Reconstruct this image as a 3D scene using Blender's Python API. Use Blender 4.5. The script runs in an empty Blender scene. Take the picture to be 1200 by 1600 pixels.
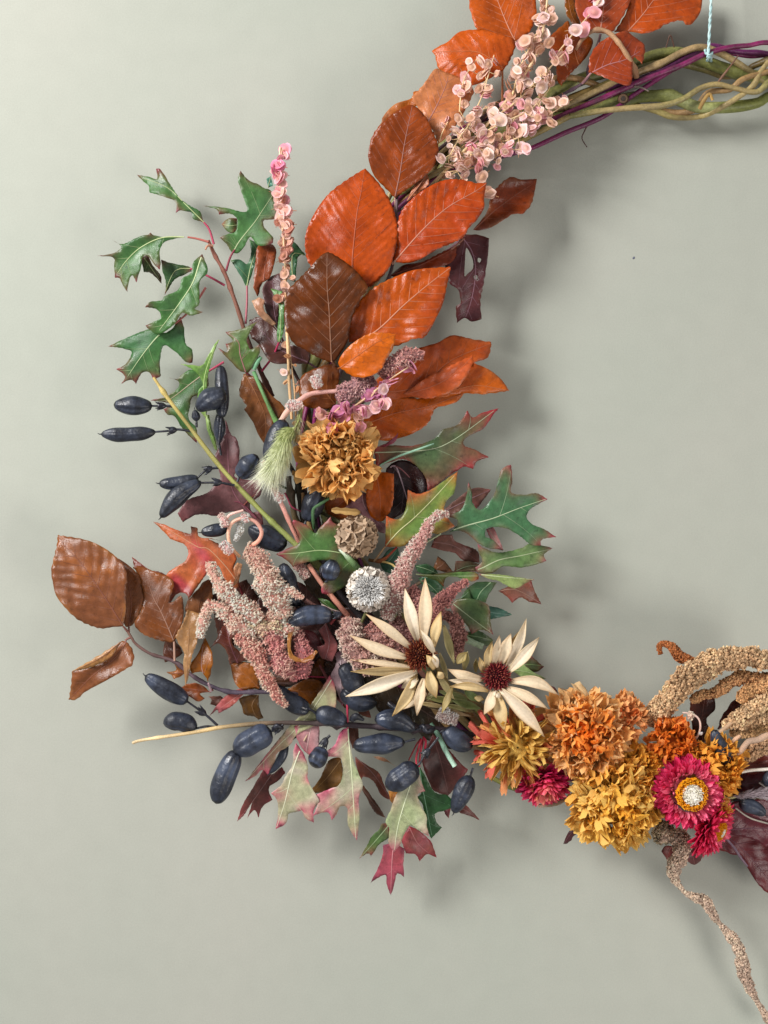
import bpy, math, random
import numpy as np
from mathutils import Vector, Matrix
from mathutils.geometry import delaunay_2d_cdt

# ------------------------------------------------------------------ camera, world, lamps, exposure
SC = bpy.context.scene
COL = SC.collection
U = 0.0005            # one unit of the layout = 0.5 mm
DIST = 2000.0         # camera to wall, in units (1 m)
CZ = 1.5              # height of the picture centre above the floor, m

cam_d = bpy.data.cameras.new('camera')
cam = bpy.data.objects.new('camera', cam_d)
COL.objects.link(cam)
cam.location = (0, -DIST * U, CZ)
cam.rotation_euler = (math.pi / 2, 0, 0)
cam_d.sensor_fit = 'HORIZONTAL'
cam_d.sensor_width = 36.0
cam_d.lens = 36.0 * DIST / 1200.0
cam_d.clip_start = 0.01
cam_d.clip_end = 50
SC.camera = cam

world = bpy.data.worlds.new('World')
SC.world = world
world.use_nodes = True
world.node_tree.nodes['Background'].inputs[0].default_value = (1.0, 1.0, 1.0, 1)
world.node_tree.nodes['Background'].inputs[1].default_value = 0.34


def area(name, loc, target, size, energy, colour):
    l = bpy.data.lights.new(name, 'AREA')
    l.shape = 'RECTANGLE'
    l.size, l.size_y = size
    l.energy = energy
    l.color = colour
    o = bpy.data.objects.new(name, l)
    COL.objects.link(o)
    o.location = loc
    o.rotation_euler = (Vector(target) - Vector(loc)).to_track_quat('-Z', 'Y').to_euler()
    return o


area('window_light', (-1.28, -1.12, CZ + 0.86), (-0.02, 0, CZ + 0.02), (0.55, 0.65), 50, (1.0, 0.99, 0.975))
area('low_lamp', (0.95, -1.00, CZ - 0.62), (0.12, 0, CZ - 0.18), (0.5, 0.5), 7.5, (1.0, 0.95, 0.905))

SC.view_settings.view_transform = 'Standard'
SC.view_settings.look = 'None'
SC.view_settings.exposure = 0.17
SC.view_settings.gamma = 1.0
SC.view_settings.use_curve_mapping = False
SC.render.engine = 'CYCLES'
SC.cycles.use_denoising = True
SC.cycles.max_bounces = 6
SC.cycles.diffuse_bounces = 3
SC.cycles.glossy_bounces = 2
SC.cycles.transmission_bounces = 3

# ------------------------------------------------------------------ helpers
ZW = {'p': (0, 0, 1), '1': (560, 0, .25), '2': (800, 0, 1 / 3), '3': (140, 200, .28333), '4': (400, 240, .38333),
      '5': (400, 520, .38333), '6': (140, 560, .28333), 'B': (60, 780, .25), 'b': (300, 780, .21667),
      'R': (480, 760, 1 / 3), 'q': (200, 1030, .23333), 'H': (400, 1080, .3), 'm': (680, 1040, .23333),
      'S': (880, 980, .26667), 'X': (960, 1280, .2), 'C': (400, 640, .2), 'f': (1000, 1080, .2125)}


def Z(z, s):
    """layout window + 'x,y x,y' -> array of layout points"""
    a = np.array([[float(v) for v in p.split(',')] for p in s.split()])
    ox, oy, k = ZW[z]
    return a * k + np.array([ox, oy])


def W(xy, d):
    """layout position at distance d (units) off the wall -> world metres"""
    xy = np.asarray(xy, float)
    d = np.broadcast_to(np.asarray(d, float), xy.shape[:-1])
    k = (DIST - d) / DIST * U
    return np.stack([(xy[..., 0] - 600) * k, -d * U + 0 * k, CZ + (800 - xy[..., 1]) * k], -1)


def lin(h):
    if not isinstance(h, str):
        return np.array(h, float)
    h = h.lstrip('#')
    c = np.array([int(h[i:i + 2], 16) for i in (0, 2, 4)]) / 255.0
    return np.where(c <= 0.04045, c / 12.92, ((c + 0.055) / 1.055) ** 2.4)


def smooth(a, b, x):
    t = np.clip((x - a) / (b - a), 0, 1)
    return t * t * (3 - 2 * t)


def waves(rng, n=6, f=1.0):
    k = rng.normal(0, f, (n, 2))
    ph = rng.uniform(0, 6.28, n)
    def fn(x, y):
        return sum(np.sin(k[i, 0] * x + k[i, 1] * y + ph[i]) for i in range(n)) / math.sqrt(n)
    return fn


def spline(pts, step=3.0, closed=False, corners=None):
    """Catmull-Rom through pts (any dimension), sampled about every `step`"""
    pts = np.asarray(pts, float)
    n = len(pts)
    out = []
    segs = n if closed else n - 1
    for i in range(segs):
        p1, p2 = pts[i], pts[(i + 1) % n]
        p0 = pts[i - 1] if (closed or i > 0) else p1
        p3 = pts[(i + 2) % n] if (closed or i + 2 < n) else p2
        if corners is not None:
            if corners[i]:
                p0 = p1
            if corners[(i + 1) % n]:
                p3 = p2
        L = np.linalg.norm(p2 - p1)
        m = max(1, int(round(L / step)))
        for j in range(m):
            t = j / m
            out.append(0.5 * ((2 * p1) + (-p0 + p2) * t + (2 * p0 - 5 * p1 + 4 * p2 - p3) * t * t
                              + (-p0 + 3 * p1 - 3 * p2 + p3) * t ** 3))
    if not closed:
        out.append(pts[-1])
    return np.array(out)


def resample(vals, n):
    vals = np.asarray(vals, float)
    return np.interp(np.linspace(0, 1, n), np.linspace(0, 1, len(vals)), vals)


class MB:
    """collects triangles with vertex colours; build() links them as one mesh object"""
    def __init__(self):
        self.v, self.t, self.c, self.n = [], [], [], 0

    def add(self, v, t, c):
        v = np.asarray(v, float).reshape(-1, 3)
        c = np.asarray(c, float)
        if c.ndim == 1:
            c = np.tile(c[:3], (len(v), 1))
        self.v.append(v)
        self.t.append(np.asarray(t, int).reshape(-1, 3) + self.n)
        self.c.append(c)
        self.n += len(v)

    def grid(self, g, c, wrap=False):
        """g: (a,b,3) grid"""
        a, b = g.shape[:2]
        idx = np.arange(a * b).reshape(a, b)
        if wrap:
            idx = np.concatenate([idx, idx[:, :1]], 1)
        q = np.stack([idx[:-1, :-1], idx[1:, :-1], idx[1:, 1:], idx[:-1, 1:]], -1).reshape(-1, 4)
        t = np.concatenate([q[:, [0, 1, 2]], q[:, [0, 2, 3]]])
        c = np.asarray(c, float)
        if c.ndim == 3:
            c = c.reshape(-1, 3)
        self.add(g.reshape(-1, 3), t, c)

    def tube(self, p, r, c, sides=8, cap=True, flat=1.0, rfun=None):
        p = np.asarray(p, float)
        n = len(p)
        r = resample(r, n) if np.ndim(r) else np.full(n, r)
        tg = np.gradient(p, axis=0)
        tg /= np.linalg.norm(tg, axis=1, keepdims=True) + 1e-12
        up = np.array([0, -1.0, 0])
        a1 = np.cross(tg, up)
        bad = np.linalg.norm(a1, axis=1) < 0.15
        a1[bad] = np.cross(tg[bad], np.array([1.0, 0, 0.3]))
        a1 /= np.linalg.norm(a1, axis=1, keepdims=True)
        a2 = np.cross(a1, tg)
        ph = np.linspace(0, 2 * np.pi, sides, endpoint=False)
        rr = r[:, None] * np.ones((1, sides))
        if rfun is not None:
            rr = rr * rfun(np.linspace(0, 1, n)[:, None], ph[None, :])
        g = p[:, None] + rr[..., None] * (np.cos(ph)[None, :, None] * a1[:, None] + flat * np.sin(ph)[None, :, None] * a2[:, None])
        c = np.asarray(c, float)
        if c.ndim == 2:
            if len(c) != n:
                c = np.stack([resample(c[:, k], n) for k in range(3)], -1)
            cc = np.repeat(c[:, None], sides, 1)
        else:
            cc = c
        self.grid(g, cc, wrap=True)
        if cap:
            for e, k in ((0, 0), (n - 1, -1)):
                ring = g[e]
                ctr = p[e][None]
                idx = np.arange(sides)
                t = np.stack([idx, np.roll(idx, -1), np.full(sides, sides)], -1)
                if k == 0:
                    t = t[:, [1, 0, 2]]
                col = c if c.ndim == 1 else c[e]
                self.add(np.concatenate([ring, ctr]), t, col)

    def data(self):
        return np.concatenate(self.v), np.concatenate(self.t), np.concatenate(self.c)

    def mesh(self, name, mat, origin=(0, 0, 0), smooth_=True):
        v, t, c = self.data()
        v = v - np.asarray(origin)
        me = bpy.data.meshes.new(name)
        me.vertices.add(len(v))
        me.vertices.foreach_set('co', v.astype(np.float32).ravel())
        me.loops.add(len(t) * 3)
        me.loops.foreach_set('vertex_index', t.astype(np.int32).ravel())
        me.polygons.add(len(t))
        me.polygons.foreach_set('loop_start', np.arange(0, len(t) * 3, 3, dtype=np.int32))
        me.polygons.foreach_set('use_smooth', np.full(len(t), smooth_, dtype=bool))
        at = me.color_attributes.new('Col', 'FLOAT_COLOR', 'POINT')
        at.data.foreach_set('color', np.concatenate([c, np.ones((len(c), 1))], 1).astype(np.float32).ravel())
        me.materials.append(mat)
        me.update(calc_edges=True)
        me.validate()
        return me

    def build(self, name, mat, parent=None, origin=None, smooth_=True, stuff=False):
        v = np.concatenate(self.v)
        if origin is None:
            origin = v.mean(0)
        me = self.mesh(name, mat, origin, smooth_)
        o = bpy.data.objects.new(name, me)
        COL.objects.link(o)
        o.location = origin
        if parent is not None:
            o.parent = parent
            o.matrix_parent_inverse = Matrix.Identity(4)
            o.location = Vector(origin) - world_loc(parent)
        if stuff:
            o['kind'] = 'stuff'
        return o


WL = {}


def world_loc(o):
    loc = Vector((0, 0, 0))
    while o is not None:
        loc = loc + o.location
        o = o.parent
    return loc


def thing(name, label, cat, xy, d, group=None):
    o = bpy.data.objects.new(name, None)
    COL.objects.link(o)
    o.empty_display_size = 0.01
    o.location = W(xy, d)
    o['label'] = label
    o['category'] = cat
    if group:
        o['group'] = group
    return o


# ------------------------------------------------------------------ materials
def new_mat(name):
    m = bpy.data.materials.new(name)
    m.use_nodes = True
    nt = m.node_tree
    return m, nt, nt.nodes['Principled BSDF'], nt.links.new


def organic(name, rough=0.45, spec=0.5, noise_scale=900, noise_amt=0.25, bump=0.15, bump_scale=1500, bump_dist=0.0003,
            tint=False, transl=0.0, voro=0.0, voro_scale=900, coat=0.0, rough_var=0.12, sheen=0.0, spots=0.0, bloom=None):
    m, nt, bs, link = new_mat(name)
    N = nt.nodes.new
    at = N('ShaderNodeAttribute'); at.attribute_name = 'Col'
    tc = N('ShaderNodeTexCoord')
    oi = N('ShaderNodeObjectInfo')
    add = N('ShaderNodeVectorMath'); add.operation = 'ADD'
    link(tc.outputs['Object'], add.inputs[0])
    sc_ = N('ShaderNodeVectorMath'); sc_.operation = 'SCALE'
    sc_.inputs[0].default_value = (0.37, 0.71, 0.53)
    link(oi.outputs['Random'], sc_.inputs['Scale'])
    link(sc_.outputs[0], add.inputs[1])
    no = N('ShaderNodeTexNoise'); no.inputs['Scale'].default_value = noise_scale; no.inputs['Detail'].default_value = 5
    no.inputs['Roughness'].default_value = 0.62
    link(add.outputs[0], no.inputs['Vector'])
    mr = N('ShaderNodeMapRange')
    mr.inputs['From Min'].default_value = 0.25; mr.inputs['From Max'].default_value = 0.75
    mr.inputs['To Min'].default_value = 1 - noise_amt; mr.inputs['To Max'].default_value = 1 + noise_amt
    link(no.outputs[0], mr.inputs['Value'])
    mul = N('ShaderNodeVectorMath'); mul.operation = 'SCALE'
    link(at.outputs['Color'], mul.inputs[0]); link(mr.outputs[0], mul.inputs['Scale'])
    colour = mul.outputs[0]
    if tint:
        mt = N('ShaderNodeVectorMath'); mt.operation = 'MULTIPLY'
        link(colour, mt.inputs[0]); link(oi.outputs['Color'], mt.inputs[1])
        colour = mt.outputs[0]
    if spots:
        ns = N('ShaderNodeTexNoise'); ns.inputs['Scale'].default_value = 170; ns.inputs['Detail'].default_value = 6
        ns.inputs['Roughness'].default_value = 0.7
        link(add.outputs[0], ns.inputs['Vector'])
        sr = N('ShaderNodeMapRange')
        sr.inputs['From Min'].default_value = 0.58; sr.inputs['From Max'].default_value = 0.70
        sr.inputs['To Min'].default_value = 1.0; sr.inputs['To Max'].default_value = 1 - spots
        link(ns.outputs[0], sr.inputs['Value'])
        ms_ = N('ShaderNodeVectorMath'); ms_.operation = 'SCALE'
        link(colour, ms_.inputs[0]); link(sr.outputs[0], ms_.inputs['Scale'])
        colour = ms_.outputs[0]
    if bloom:
        ns = N('ShaderNodeTexNoise'); ns.inputs['Scale'].default_value = 190; ns.inputs['Detail'].default_value = 8
        ns.inputs['Roughness'].default_value = 0.72
        link(add.outputs[0], ns.inputs['Vector'])
        sr = N('ShaderNodeMapRange')
        sr.inputs['From Min'].default_value = 0.44; sr.inputs['From Max'].default_value = 0.72
        sr.inputs['To Min'].default_value = 0.0; sr.inputs['To Max'].default_value = 0.42
        link(ns.outputs[0], sr.inputs['Value'])
        mb_ = N('ShaderNodeMix'); mb_.data_type = 'RGBA'
        link(sr.outputs[0], mb_.inputs['Factor']); link(colour, mb_.inputs[6]); mb_.inputs[7].default_value = (*bloom, 1)
        colour = mb_.outputs[2]
    height = None
    nb = N('ShaderNodeTexNoise'); nb.inputs['Scale'].default_value = bump_scale; nb.inputs['Detail'].default_value = 3
    link(add.outputs[0], nb.inputs['Vector'])
    height = nb.outputs[0]
    if voro:
        vo = N('ShaderNodeTexVoronoi'); vo.feature = 'DISTANCE_TO_EDGE'; vo.inputs['Scale'].default_value = voro_scale
        link(add.outputs[0], vo.inputs['Vector'])
        vr = N('ShaderNodeMapRange'); vr.inputs['From Max'].default_value = 0.16
        vr.inputs['To Min'].default_value = 1 + voro; vr.inputs['To Max'].default_value = 1.0
        link(vo.outputs[0], vr.inputs['Value'])
        mv = N('ShaderNodeVectorMath'); mv.operation = 'SCALE'
        link(colour, mv.inputs[0]); link(vr.outputs[0], mv.inputs['Scale'])
        colour = mv.outputs[0]
        ma = N('ShaderNodeMath'); ma.operation = 'ADD'
        link(height, ma.inputs[0]); link(vr.outputs[0], ma.inputs[1])
        height = ma.outputs[0]
    link(colour, bs.inputs['Base Color'])
    rr = N('ShaderNodeMapRange')
    rr.inputs['From Min'].default_value = 0.3; rr.inputs['From Max'].default_value = 0.7
    rr.inputs['To Min'].default_value = max(0.05, rough - rough_var); rr.inputs['To Max'].default_value = min(1, rough + rough_var)
    nr = N('ShaderNodeTexNoise'); nr.inputs['Scale'].default_value = noise_scale * 0.25; nr.inputs['Detail'].default_value = 3
    link(add.outputs[0], nr.inputs['Vector'])
    link(nr.outputs[0], rr.inputs['Value'])
    link(rr.outputs[0], bs.inputs['Roughness'])
    bs.inputs['Specular IOR Level'].default_value = spec
    if coat:
        bs.inputs['Coat Weight'].default_value = coat
        bs.inputs['Coat Roughness'].default_value = 0.3
    if sheen:
        bs.inputs['Sheen Weight'].default_value = sheen
    bm = N('ShaderNodeBump'); bm.inputs['Strength'].default_value = bump; bm.inputs['Distance'].default_value = bump_dist
    link(height, bm.inputs['Height']); link(bm.outputs[0], bs.inputs['Normal'])
    if transl:
        tr = N('ShaderNodeBsdfTranslucent')
        link(colour, tr.inputs['Color'])
        mx = N('ShaderNodeMixShader'); mx.inputs[0].default_value = transl
        link(bs.outputs[0], mx.inputs[1]); link(tr.outputs[0], mx.inputs[2])
        link(mx.outputs[0], nt.nodes['Material Output'].inputs['Surface'])
    return m


M = {
    'beech': organic('beech_leaf', 0.32, 0.42, 260, 0.24, 0.5, 1100, 0.0004, transl=0.14, voro=0.10, voro_scale=1100, rough_var=0.1, spots=0.45),
    'oak': organic('oak_leaf', 0.40, 0.45, 260, 0.3, 0.45, 1200, 0.0003, transl=0.12, voro=0.16, voro_scale=800, spots=0.5),
    'vein': organic('leaf_vein', 0.5, 0.4, 1200, 0.15, 0.1),
    'twig': organic('twig_bark', 0.6, 0.35, 1500, 0.4, 0.7, 2200, 0.0004),
    'vine': organic('vine_bark', 0.42, 0.45, 420, 0.35, 0.6, 900, 0.0006, spots=0.3),
    'pod': organic('seed_pod_skin', 0.40, 0.45, 300, 0.3, 0.5, 240, 0.0016, rough_var=0.15, bloom=(0.07, 0.085, 0.125)),
    'floret': organic('amaranth_floret', 0.8, 0.2, 1500, 0.15, 0.0, transl=0.3),
    'bract': organic('orache_bract', 0.55, 0.35, 900, 0.22, 0.3, 1500, 0.0003, tint=True, transl=0.25),
    'petal': organic('dried_petal', 0.7, 0.25, 500, 0.28, 0.6, 1300, 0.0006, tint=True, transl=0.32),
    'straw': organic('strawflower_bract', 0.38, 0.5, 700, 0.2, 0.3, 1300, 0.0003, tint=True, transl=0.2),
    'cream': organic('cream_bract', 0.6, 0.3, 500, 0.12, 0.4, 900, 0.0003, transl=0.25),
    'paper': organic('papery_cup', 0.75, 0.2, 900, 0.12, 0.3, tint=True, transl=0.15),
    'hair': organic('grass_hair', 0.6, 0.3, 900, 0.05, 0.0, transl=0.15),
    'string': organic('string_fibre', 0.85, 0.2, 3000, 0.3, 0.8, 4000, 0.0004),
}


def wall_material():
    m, nt, bs, link = new_mat('painted_wall')
    N = nt.nodes.new
    tc = N('ShaderNodeTexCoord')
    n1 = N('ShaderNodeTexNoise'); n1.inputs['Scale'].default_value = 3.2; n1.inputs['Detail'].default_value = 4
    n2 = N('ShaderNodeTexNoise'); n2.inputs['Scale'].default_value = 55; n2.inputs['Detail'].default_value = 6
    n3 = N('ShaderNodeTexNoise'); n3.inputs['Scale'].default_value = 900; n3.inputs['Detail'].default_value = 4
    for n in (n1, n2, n3):
        link(tc.outputs['Object'], n.inputs['Vector'])
    r = N('ShaderNodeValToRGB')
    e = r.color_ramp.elements
    e[0].position = 0.3; e[0].color = (*lin('#9fa398'), 1)
    e[1].position = 0.7; e[1].color = (*lin('#a6a69c'), 1)
    link(n1.outputs[0], r.inputs[0])
    a = N('ShaderNodeMapRange'); a.inputs['To Min'].default_value = 0.955; a.inputs['To Max'].default_value = 1.045
    link(n2.outputs[0], a.inputs['Value'])
    b = N('ShaderNodeMapRange'); b.inputs['From Min'].default_value = 0.3; b.inputs['From Max'].default_value = 0.7
    b.inputs['To Min'].default_value = 0.96; b.inputs['To Max'].default_value = 1.04
    link(n3.outputs[0], b.inputs['Value'])
    mm = N('ShaderNodeMath'); mm.operation = 'MULTIPLY'
    link(a.outputs[0], mm.inputs[0]); link(b.outputs[0], mm.inputs[1])
    s = N('ShaderNodeVectorMath'); s.operation = 'SCALE'
    link(r.outputs[0], s.inputs[0]); link(mm.outputs[0], s.inputs['Scale'])
    link(s.outputs[0], bs.inputs['Base Color'])
    bs.inputs['Roughness'].default_value = 0.75
    bs.inputs['Specular IOR Level'].default_value = 0.25
    bp = N('ShaderNodeBump'); bp.inputs['Strength'].default_value = 0.35; bp.inputs['Distance'].default_value = 0.0003
    link(n3.outputs[0], bp.inputs['Height'])
    link(bp.outputs[0], bs.inputs['Normal'])
    return m


# ------------------------------------------------------------------ the wall
def build_wall():
    mb = MB()
    n = 13
    x = np.linspace(-2.2, 2.2, n); z = np.linspace(CZ - 2.2, CZ + 2.2, n)
    g = np.zeros((n, n, 3))
    g[..., 0] = x[:, None]; g[..., 2] = z[None, :]
    mb.grid(g, lin('#bdbdb0'))
    o = mb.build('wall', wall_material(), origin=(0, 0, CZ))
    o['kind'] = 'structure'
    o['label'] = 'smooth pale olive grey wall behind the wreath'
    # the small dark chip in the paint
    ch = MB()
    rng = np.random.default_rng(3)
    k = 9
    an = np.linspace(0, 6.283, k, endpoint=False)
    rad = np.array([3.2, 2.2, 1.6, 2.6, 2.9, 1.8, 1.5, 2.4, 3.0])
    ring = np.stack([990 + rad * np.cos(an) * .7, 403 + rad * np.sin(an)], -1)
    v = np.concatenate([W(ring, 0.3), W([[990, 403]], 1.0)])
    t = np.stack([np.arange(k), (np.arange(k) + 1) % k, np.full(k, k)], -1)
    ch.add(v, t, lin('#5b5f70'))
    ch.build('paint_chip', M['twig'], o)


build_wall()


# ------------------------------------------------------------------ leaves
def inside(poly, pts):
    x, y = pts[:, 0], pts[:, 1]
    r = np.zeros(len(pts), bool)
    n = len(poly)
    for i in range(n):
        x1, y1 = poly[i]; x2, y2 = poly[(i + 1) % n]
        c = ((y1 > y) != (y2 > y))
        with np.errstate(divide='ignore', invalid='ignore'):
            xi = (x2 - x1) * (y - y1) / (y2 - y1) + x1
        r ^= c & (x < xi)
    return r


def seg_dist(poly, pts, closed=True):
    best = np.full(len(pts), 1e9)
    n = len(poly)
    for i in range(n if closed else n - 1):
        a = poly[i]; b = poly[(i + 1) % n]
        ab = b - a
        L = (ab ** 2).sum() + 1e-9
        t = np.clip(((pts - a) @ ab) / L, 0, 1)
        dd = ((pts - a - t[:, None] * ab) ** 2).sum(1)
        best = np.minimum(best, dd)
    return np.sqrt(best)


def project(mid, pts):
    """arc parameter (0..1) and signed distance from the midrib"""
    seg = np.diff(mid, axis=0)
    L = np.linalg.norm(seg, axis=1)
    cum = np.concatenate([[0], np.cumsum(L)])
    best = np.full(len(pts), 1e9); s = np.zeros(len(pts)); t = np.zeros(len(pts))
    for i in range(len(seg)):
        u = seg[i] / (L[i] + 1e-9)
        rel = pts - mid[i]
        al = rel @ u
        lo = 0 if i else -1e9
        hi = L[i] if i < len(seg) - 1 else 1e9
        alc = np.clip(al, lo, hi)
        dv = rel - alc[:, None] * u
        dd = (dv ** 2).sum(1)
        sel = dd < best
        best[sel] = dd[sel]
        s[sel] = (cum[i] + alc[sel]) / cum[-1]
        cr = u[0] * rel[:, 1] - u[1] * rel[:, 0]
        t[sel] = np.sign(cr[sel]) * np.sqrt(dd[sel])
    return s, t


LEAFN = [0]


def leaf(parent, z, outline, mid, d, cols, vein='#c08a68', kind='beech', fold=0.12, tilt=0.0, arch=5.0, curl=0.0,
         pleat=1.0, wave=3.0, pet=None, petc=None, holes=None, nv=8, tipw=14, edge=0.5, ew=None, h=4.5, label=None, veins=True, mott=0.8):
    LEAFN[0] += 1
    rng = np.random.default_rng(1000 + LEAFN[0])
    raw = Z(z, outline) if isinstance(outline, str) else np.asarray(outline, float)
    mid = Z(z, mid) if isinstance(mid, str) else np.asarray(mid, float)
    # corners: sharp convex tips stay sharp
    n = len(raw)
    a = raw - np.roll(raw, 1, 0); b = np.roll(raw, -1, 0) - raw
    area2 = (raw[:, 0] * np.roll(raw[:, 1], -1) - np.roll(raw[:, 0], -1) * raw[:, 1]).sum()
    cr = (a[:, 0] * b[:, 1] - a[:, 1] * b[:, 0]) * np.sign(area2)
    ang = np.degrees(np.arctan2(cr, (a * b).sum(1)))
    lim = 62 if kind == 'oak' else 75
    corners = ang > lim
    poly = spline(raw, 2.8, True, corners)
    tg = np.roll(poly, -1, 0) - np.roll(poly, 1, 0)
    nrm = np.stack([tg[:, 1], -tg[:, 0]], -1) * np.sign(area2)
    nrm /= np.linalg.norm(nrm, axis=1, keepdims=True) + 1e-9
    i_ = np.arange(len(poly))
    if kind == 'beech':
        per = rng.uniform(3.6, 5.0)
        amp = 0.75 * np.sin(i_ * 2 * np.pi / per + 2 * np.sin(i_ * .21)) * (0.5 + 0.5 * np.sin(i_ * .13 + rng.uniform(0, 6)))
        poly = poly + nrm * amp[:, None]
    else:
        poly = poly + nrm * (0.35 * np.sin(i_ * 1.9 + 3 * np.sin(i_ * .4)))[:, None]
    lo, hi = poly.min(0), poly.max(0)
    gx = np.arange(lo[0], hi[0], h); gy = np.arange(lo[1], hi[1], h * 0.866)
    G = np.array([(x + (h / 2 if j % 2 else 0), y) for j, y in enumerate(gy) for x in gx]).reshape(-1, 2)
    G = G + rng.uniform(-.12, .12, G.shape) * h
    if len(G):
        G = G[inside(poly, G)]
    if len(G):
        G = G[seg_dist(poly, G) > h * 0.45]
    ms = spline(mid, 4.0)
    keep = inside(poly, ms)
    msin = ms[keep]
    if len(msin):
        msin = msin[seg_dist(poly, msin) > 1.2]
    if len(G) and len(msin):
        G = G[seg_dist(msin, G, False) > h * 0.5] if len(msin) > 1 else G
    hole_polys = []
    allp = [poly, G, msin]
    edges = []
    if holes:
        off = len(poly) + len(G) + len(msin)
        for hs in holes:
            hp = spline(Z(z, hs), 2.5, True)
            hole_polys.append(hp)
            edges += [(off + i, off + (i + 1) % len(hp)) for i in range(len(hp))]
            off += len(hp)
            allp.append(hp)
    P0 = np.concatenate([q for q in allp if len(q)])
    vs, es, fs, ov, oe, of = delaunay_2d_cdt([Vector(p) for p in P0], edges, [list(range(len(poly)))], 1, 1e-4)
    P2 = np.array([[v.x, v.y] for v in vs])
    tri = []
    for f in fs:
        for k in range(1, len(f) - 1):
            tri.append((f[0], f[k], f[k + 1]))
    tri = np.array(tri, int)
    cen = P2[tri].mean(1)
    ok = np.ones(len(tri), bool)
    for hp in hole_polys:
        ok &= ~inside(hp, cen)
    tri = tri[ok]
    # face the camera: layout y runs down the picture, so make world normals point to -y
    e1 = P2[tri[:, 1]] - P2[tri[:, 0]]; e2 = P2[tri[:, 2]] - P2[tri[:, 0]]
    flip = (e1[:, 0] * e2[:, 1] - e1[:, 1] * e2[:, 0]) > 0
    tri[flip] = tri[flip][:, [0, 2, 1]]
    s, t = project(mid, P2)
    tw = max(np.abs(t).max(), 6)
    mlen = np.linalg.norm(np.diff(mid, axis=0), axis=1).sum()
    wn = waves(rng, 6, 0.045); wn2 = waves(rng, 6, 0.12)
    ph = rng.uniform(0, 6.28)
    d0, d1 = (d if np.ndim(d) else (d, d))

    def depth(p):
        s_, t_ = project(mid, p)
        ta = np.abs(t_)
        sc = np.clip(s_, -.2, 1.2)
        zz = d0 + (d1 - d0) * sc + arch * 4 * sc * (1 - sc)
        zz = zz + fold * ta + tilt * t_ + curl * (ta / tw) ** 2 * 14
        s0 = sc - 1.02 * ta / max(mlen, 1) - 0.12 * (ta / max(mlen, 1)) ** 2
        q = (s0 - 0.06) / (0.82 / max(nv - 1, 1)) * 2 * np.pi
        zz = zz - 0.75 * pleat * np.cos(q) * smooth(0.05, 0.4, ta / tw) * (1 if kind == 'beech' else 0.6)
        zz = zz + wave * wn(p[:, 0], p[:, 1]) * smooth(0.15, 1.0, ta / tw) + 0.8 * wn2(p[:, 0], p[:, 1]) + (2.4 if kind == 'beech' else 1.4) * wn(p[:, 0] * 1.4, p[:, 1] * 1.4) * smooth(0.02, .3, ta / tw)
        return np.maximum(zz, 3.0)

    dz = depth(P2)
    V = W(P2, dz)
    def grade(c):
        c = lin(c)
        if kind == 'beech':
            return c * (np.array([.92, .94, .20]) if c[2] < .03 * c[0] else np.array([.88, .86, .72]))
        return c * (np.array([1.06, 1.27, .95]) if c[1] > c[0] and c[1] < .2 else np.array([1.08, 1.08, 1.0]))
    c0, c1, c2 = [grade(c) for c in cols]
    mt = smooth(-0.3, 1.3, waves(rng, 7, 0.05)(P2[:, 0], P2[:, 1]) + 0.5 * wn2(P2[:, 0], P2[:, 1])) * mott
    C = c0 + (c1 - c0) * mt[:, None]
    ed = seg_dist(poly, P2)
    ew = ew or (4.5 if kind == 'oak' else 4.0)
    ef = np.exp(-ed / ew) * edge * smooth(-.5, 1.2, waves(rng, 4, 0.07)(P2[:, 0], P2[:, 1]))
    if kind == 'oak':
        cp = raw[ang > 70]
        if len(cp):
            dt = np.sqrt(((P2[:, None] - cp[None]) ** 2).sum(-1)).min(1)
            ef = np.clip(ef + 0.9 * np.exp(-(dt / tipw) ** 1.5), 0, 1)
    C = C + (c2 - C) * ef[:, None]
    base_xy = mid[0]
    org = W(base_xy, d0)
    mb = MB()
    mb.add(V, tri, C)
    o = mb.build('leaf', M[kind], parent, origin=org)
    sol = o.modifiers.new('thickness', 'SOLIDIFY')
    sol.thickness = 0.00012
    sol.offset = -1
    if label:
        o['label'] = label
    # midrib, side veins and leaf stalk
    vb = MB()
    vc = lin(vein)
    pc = lin(petc) if petc else vc
    mm = ms[keep] if keep.sum() > 3 else ms
    inn = mm
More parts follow.
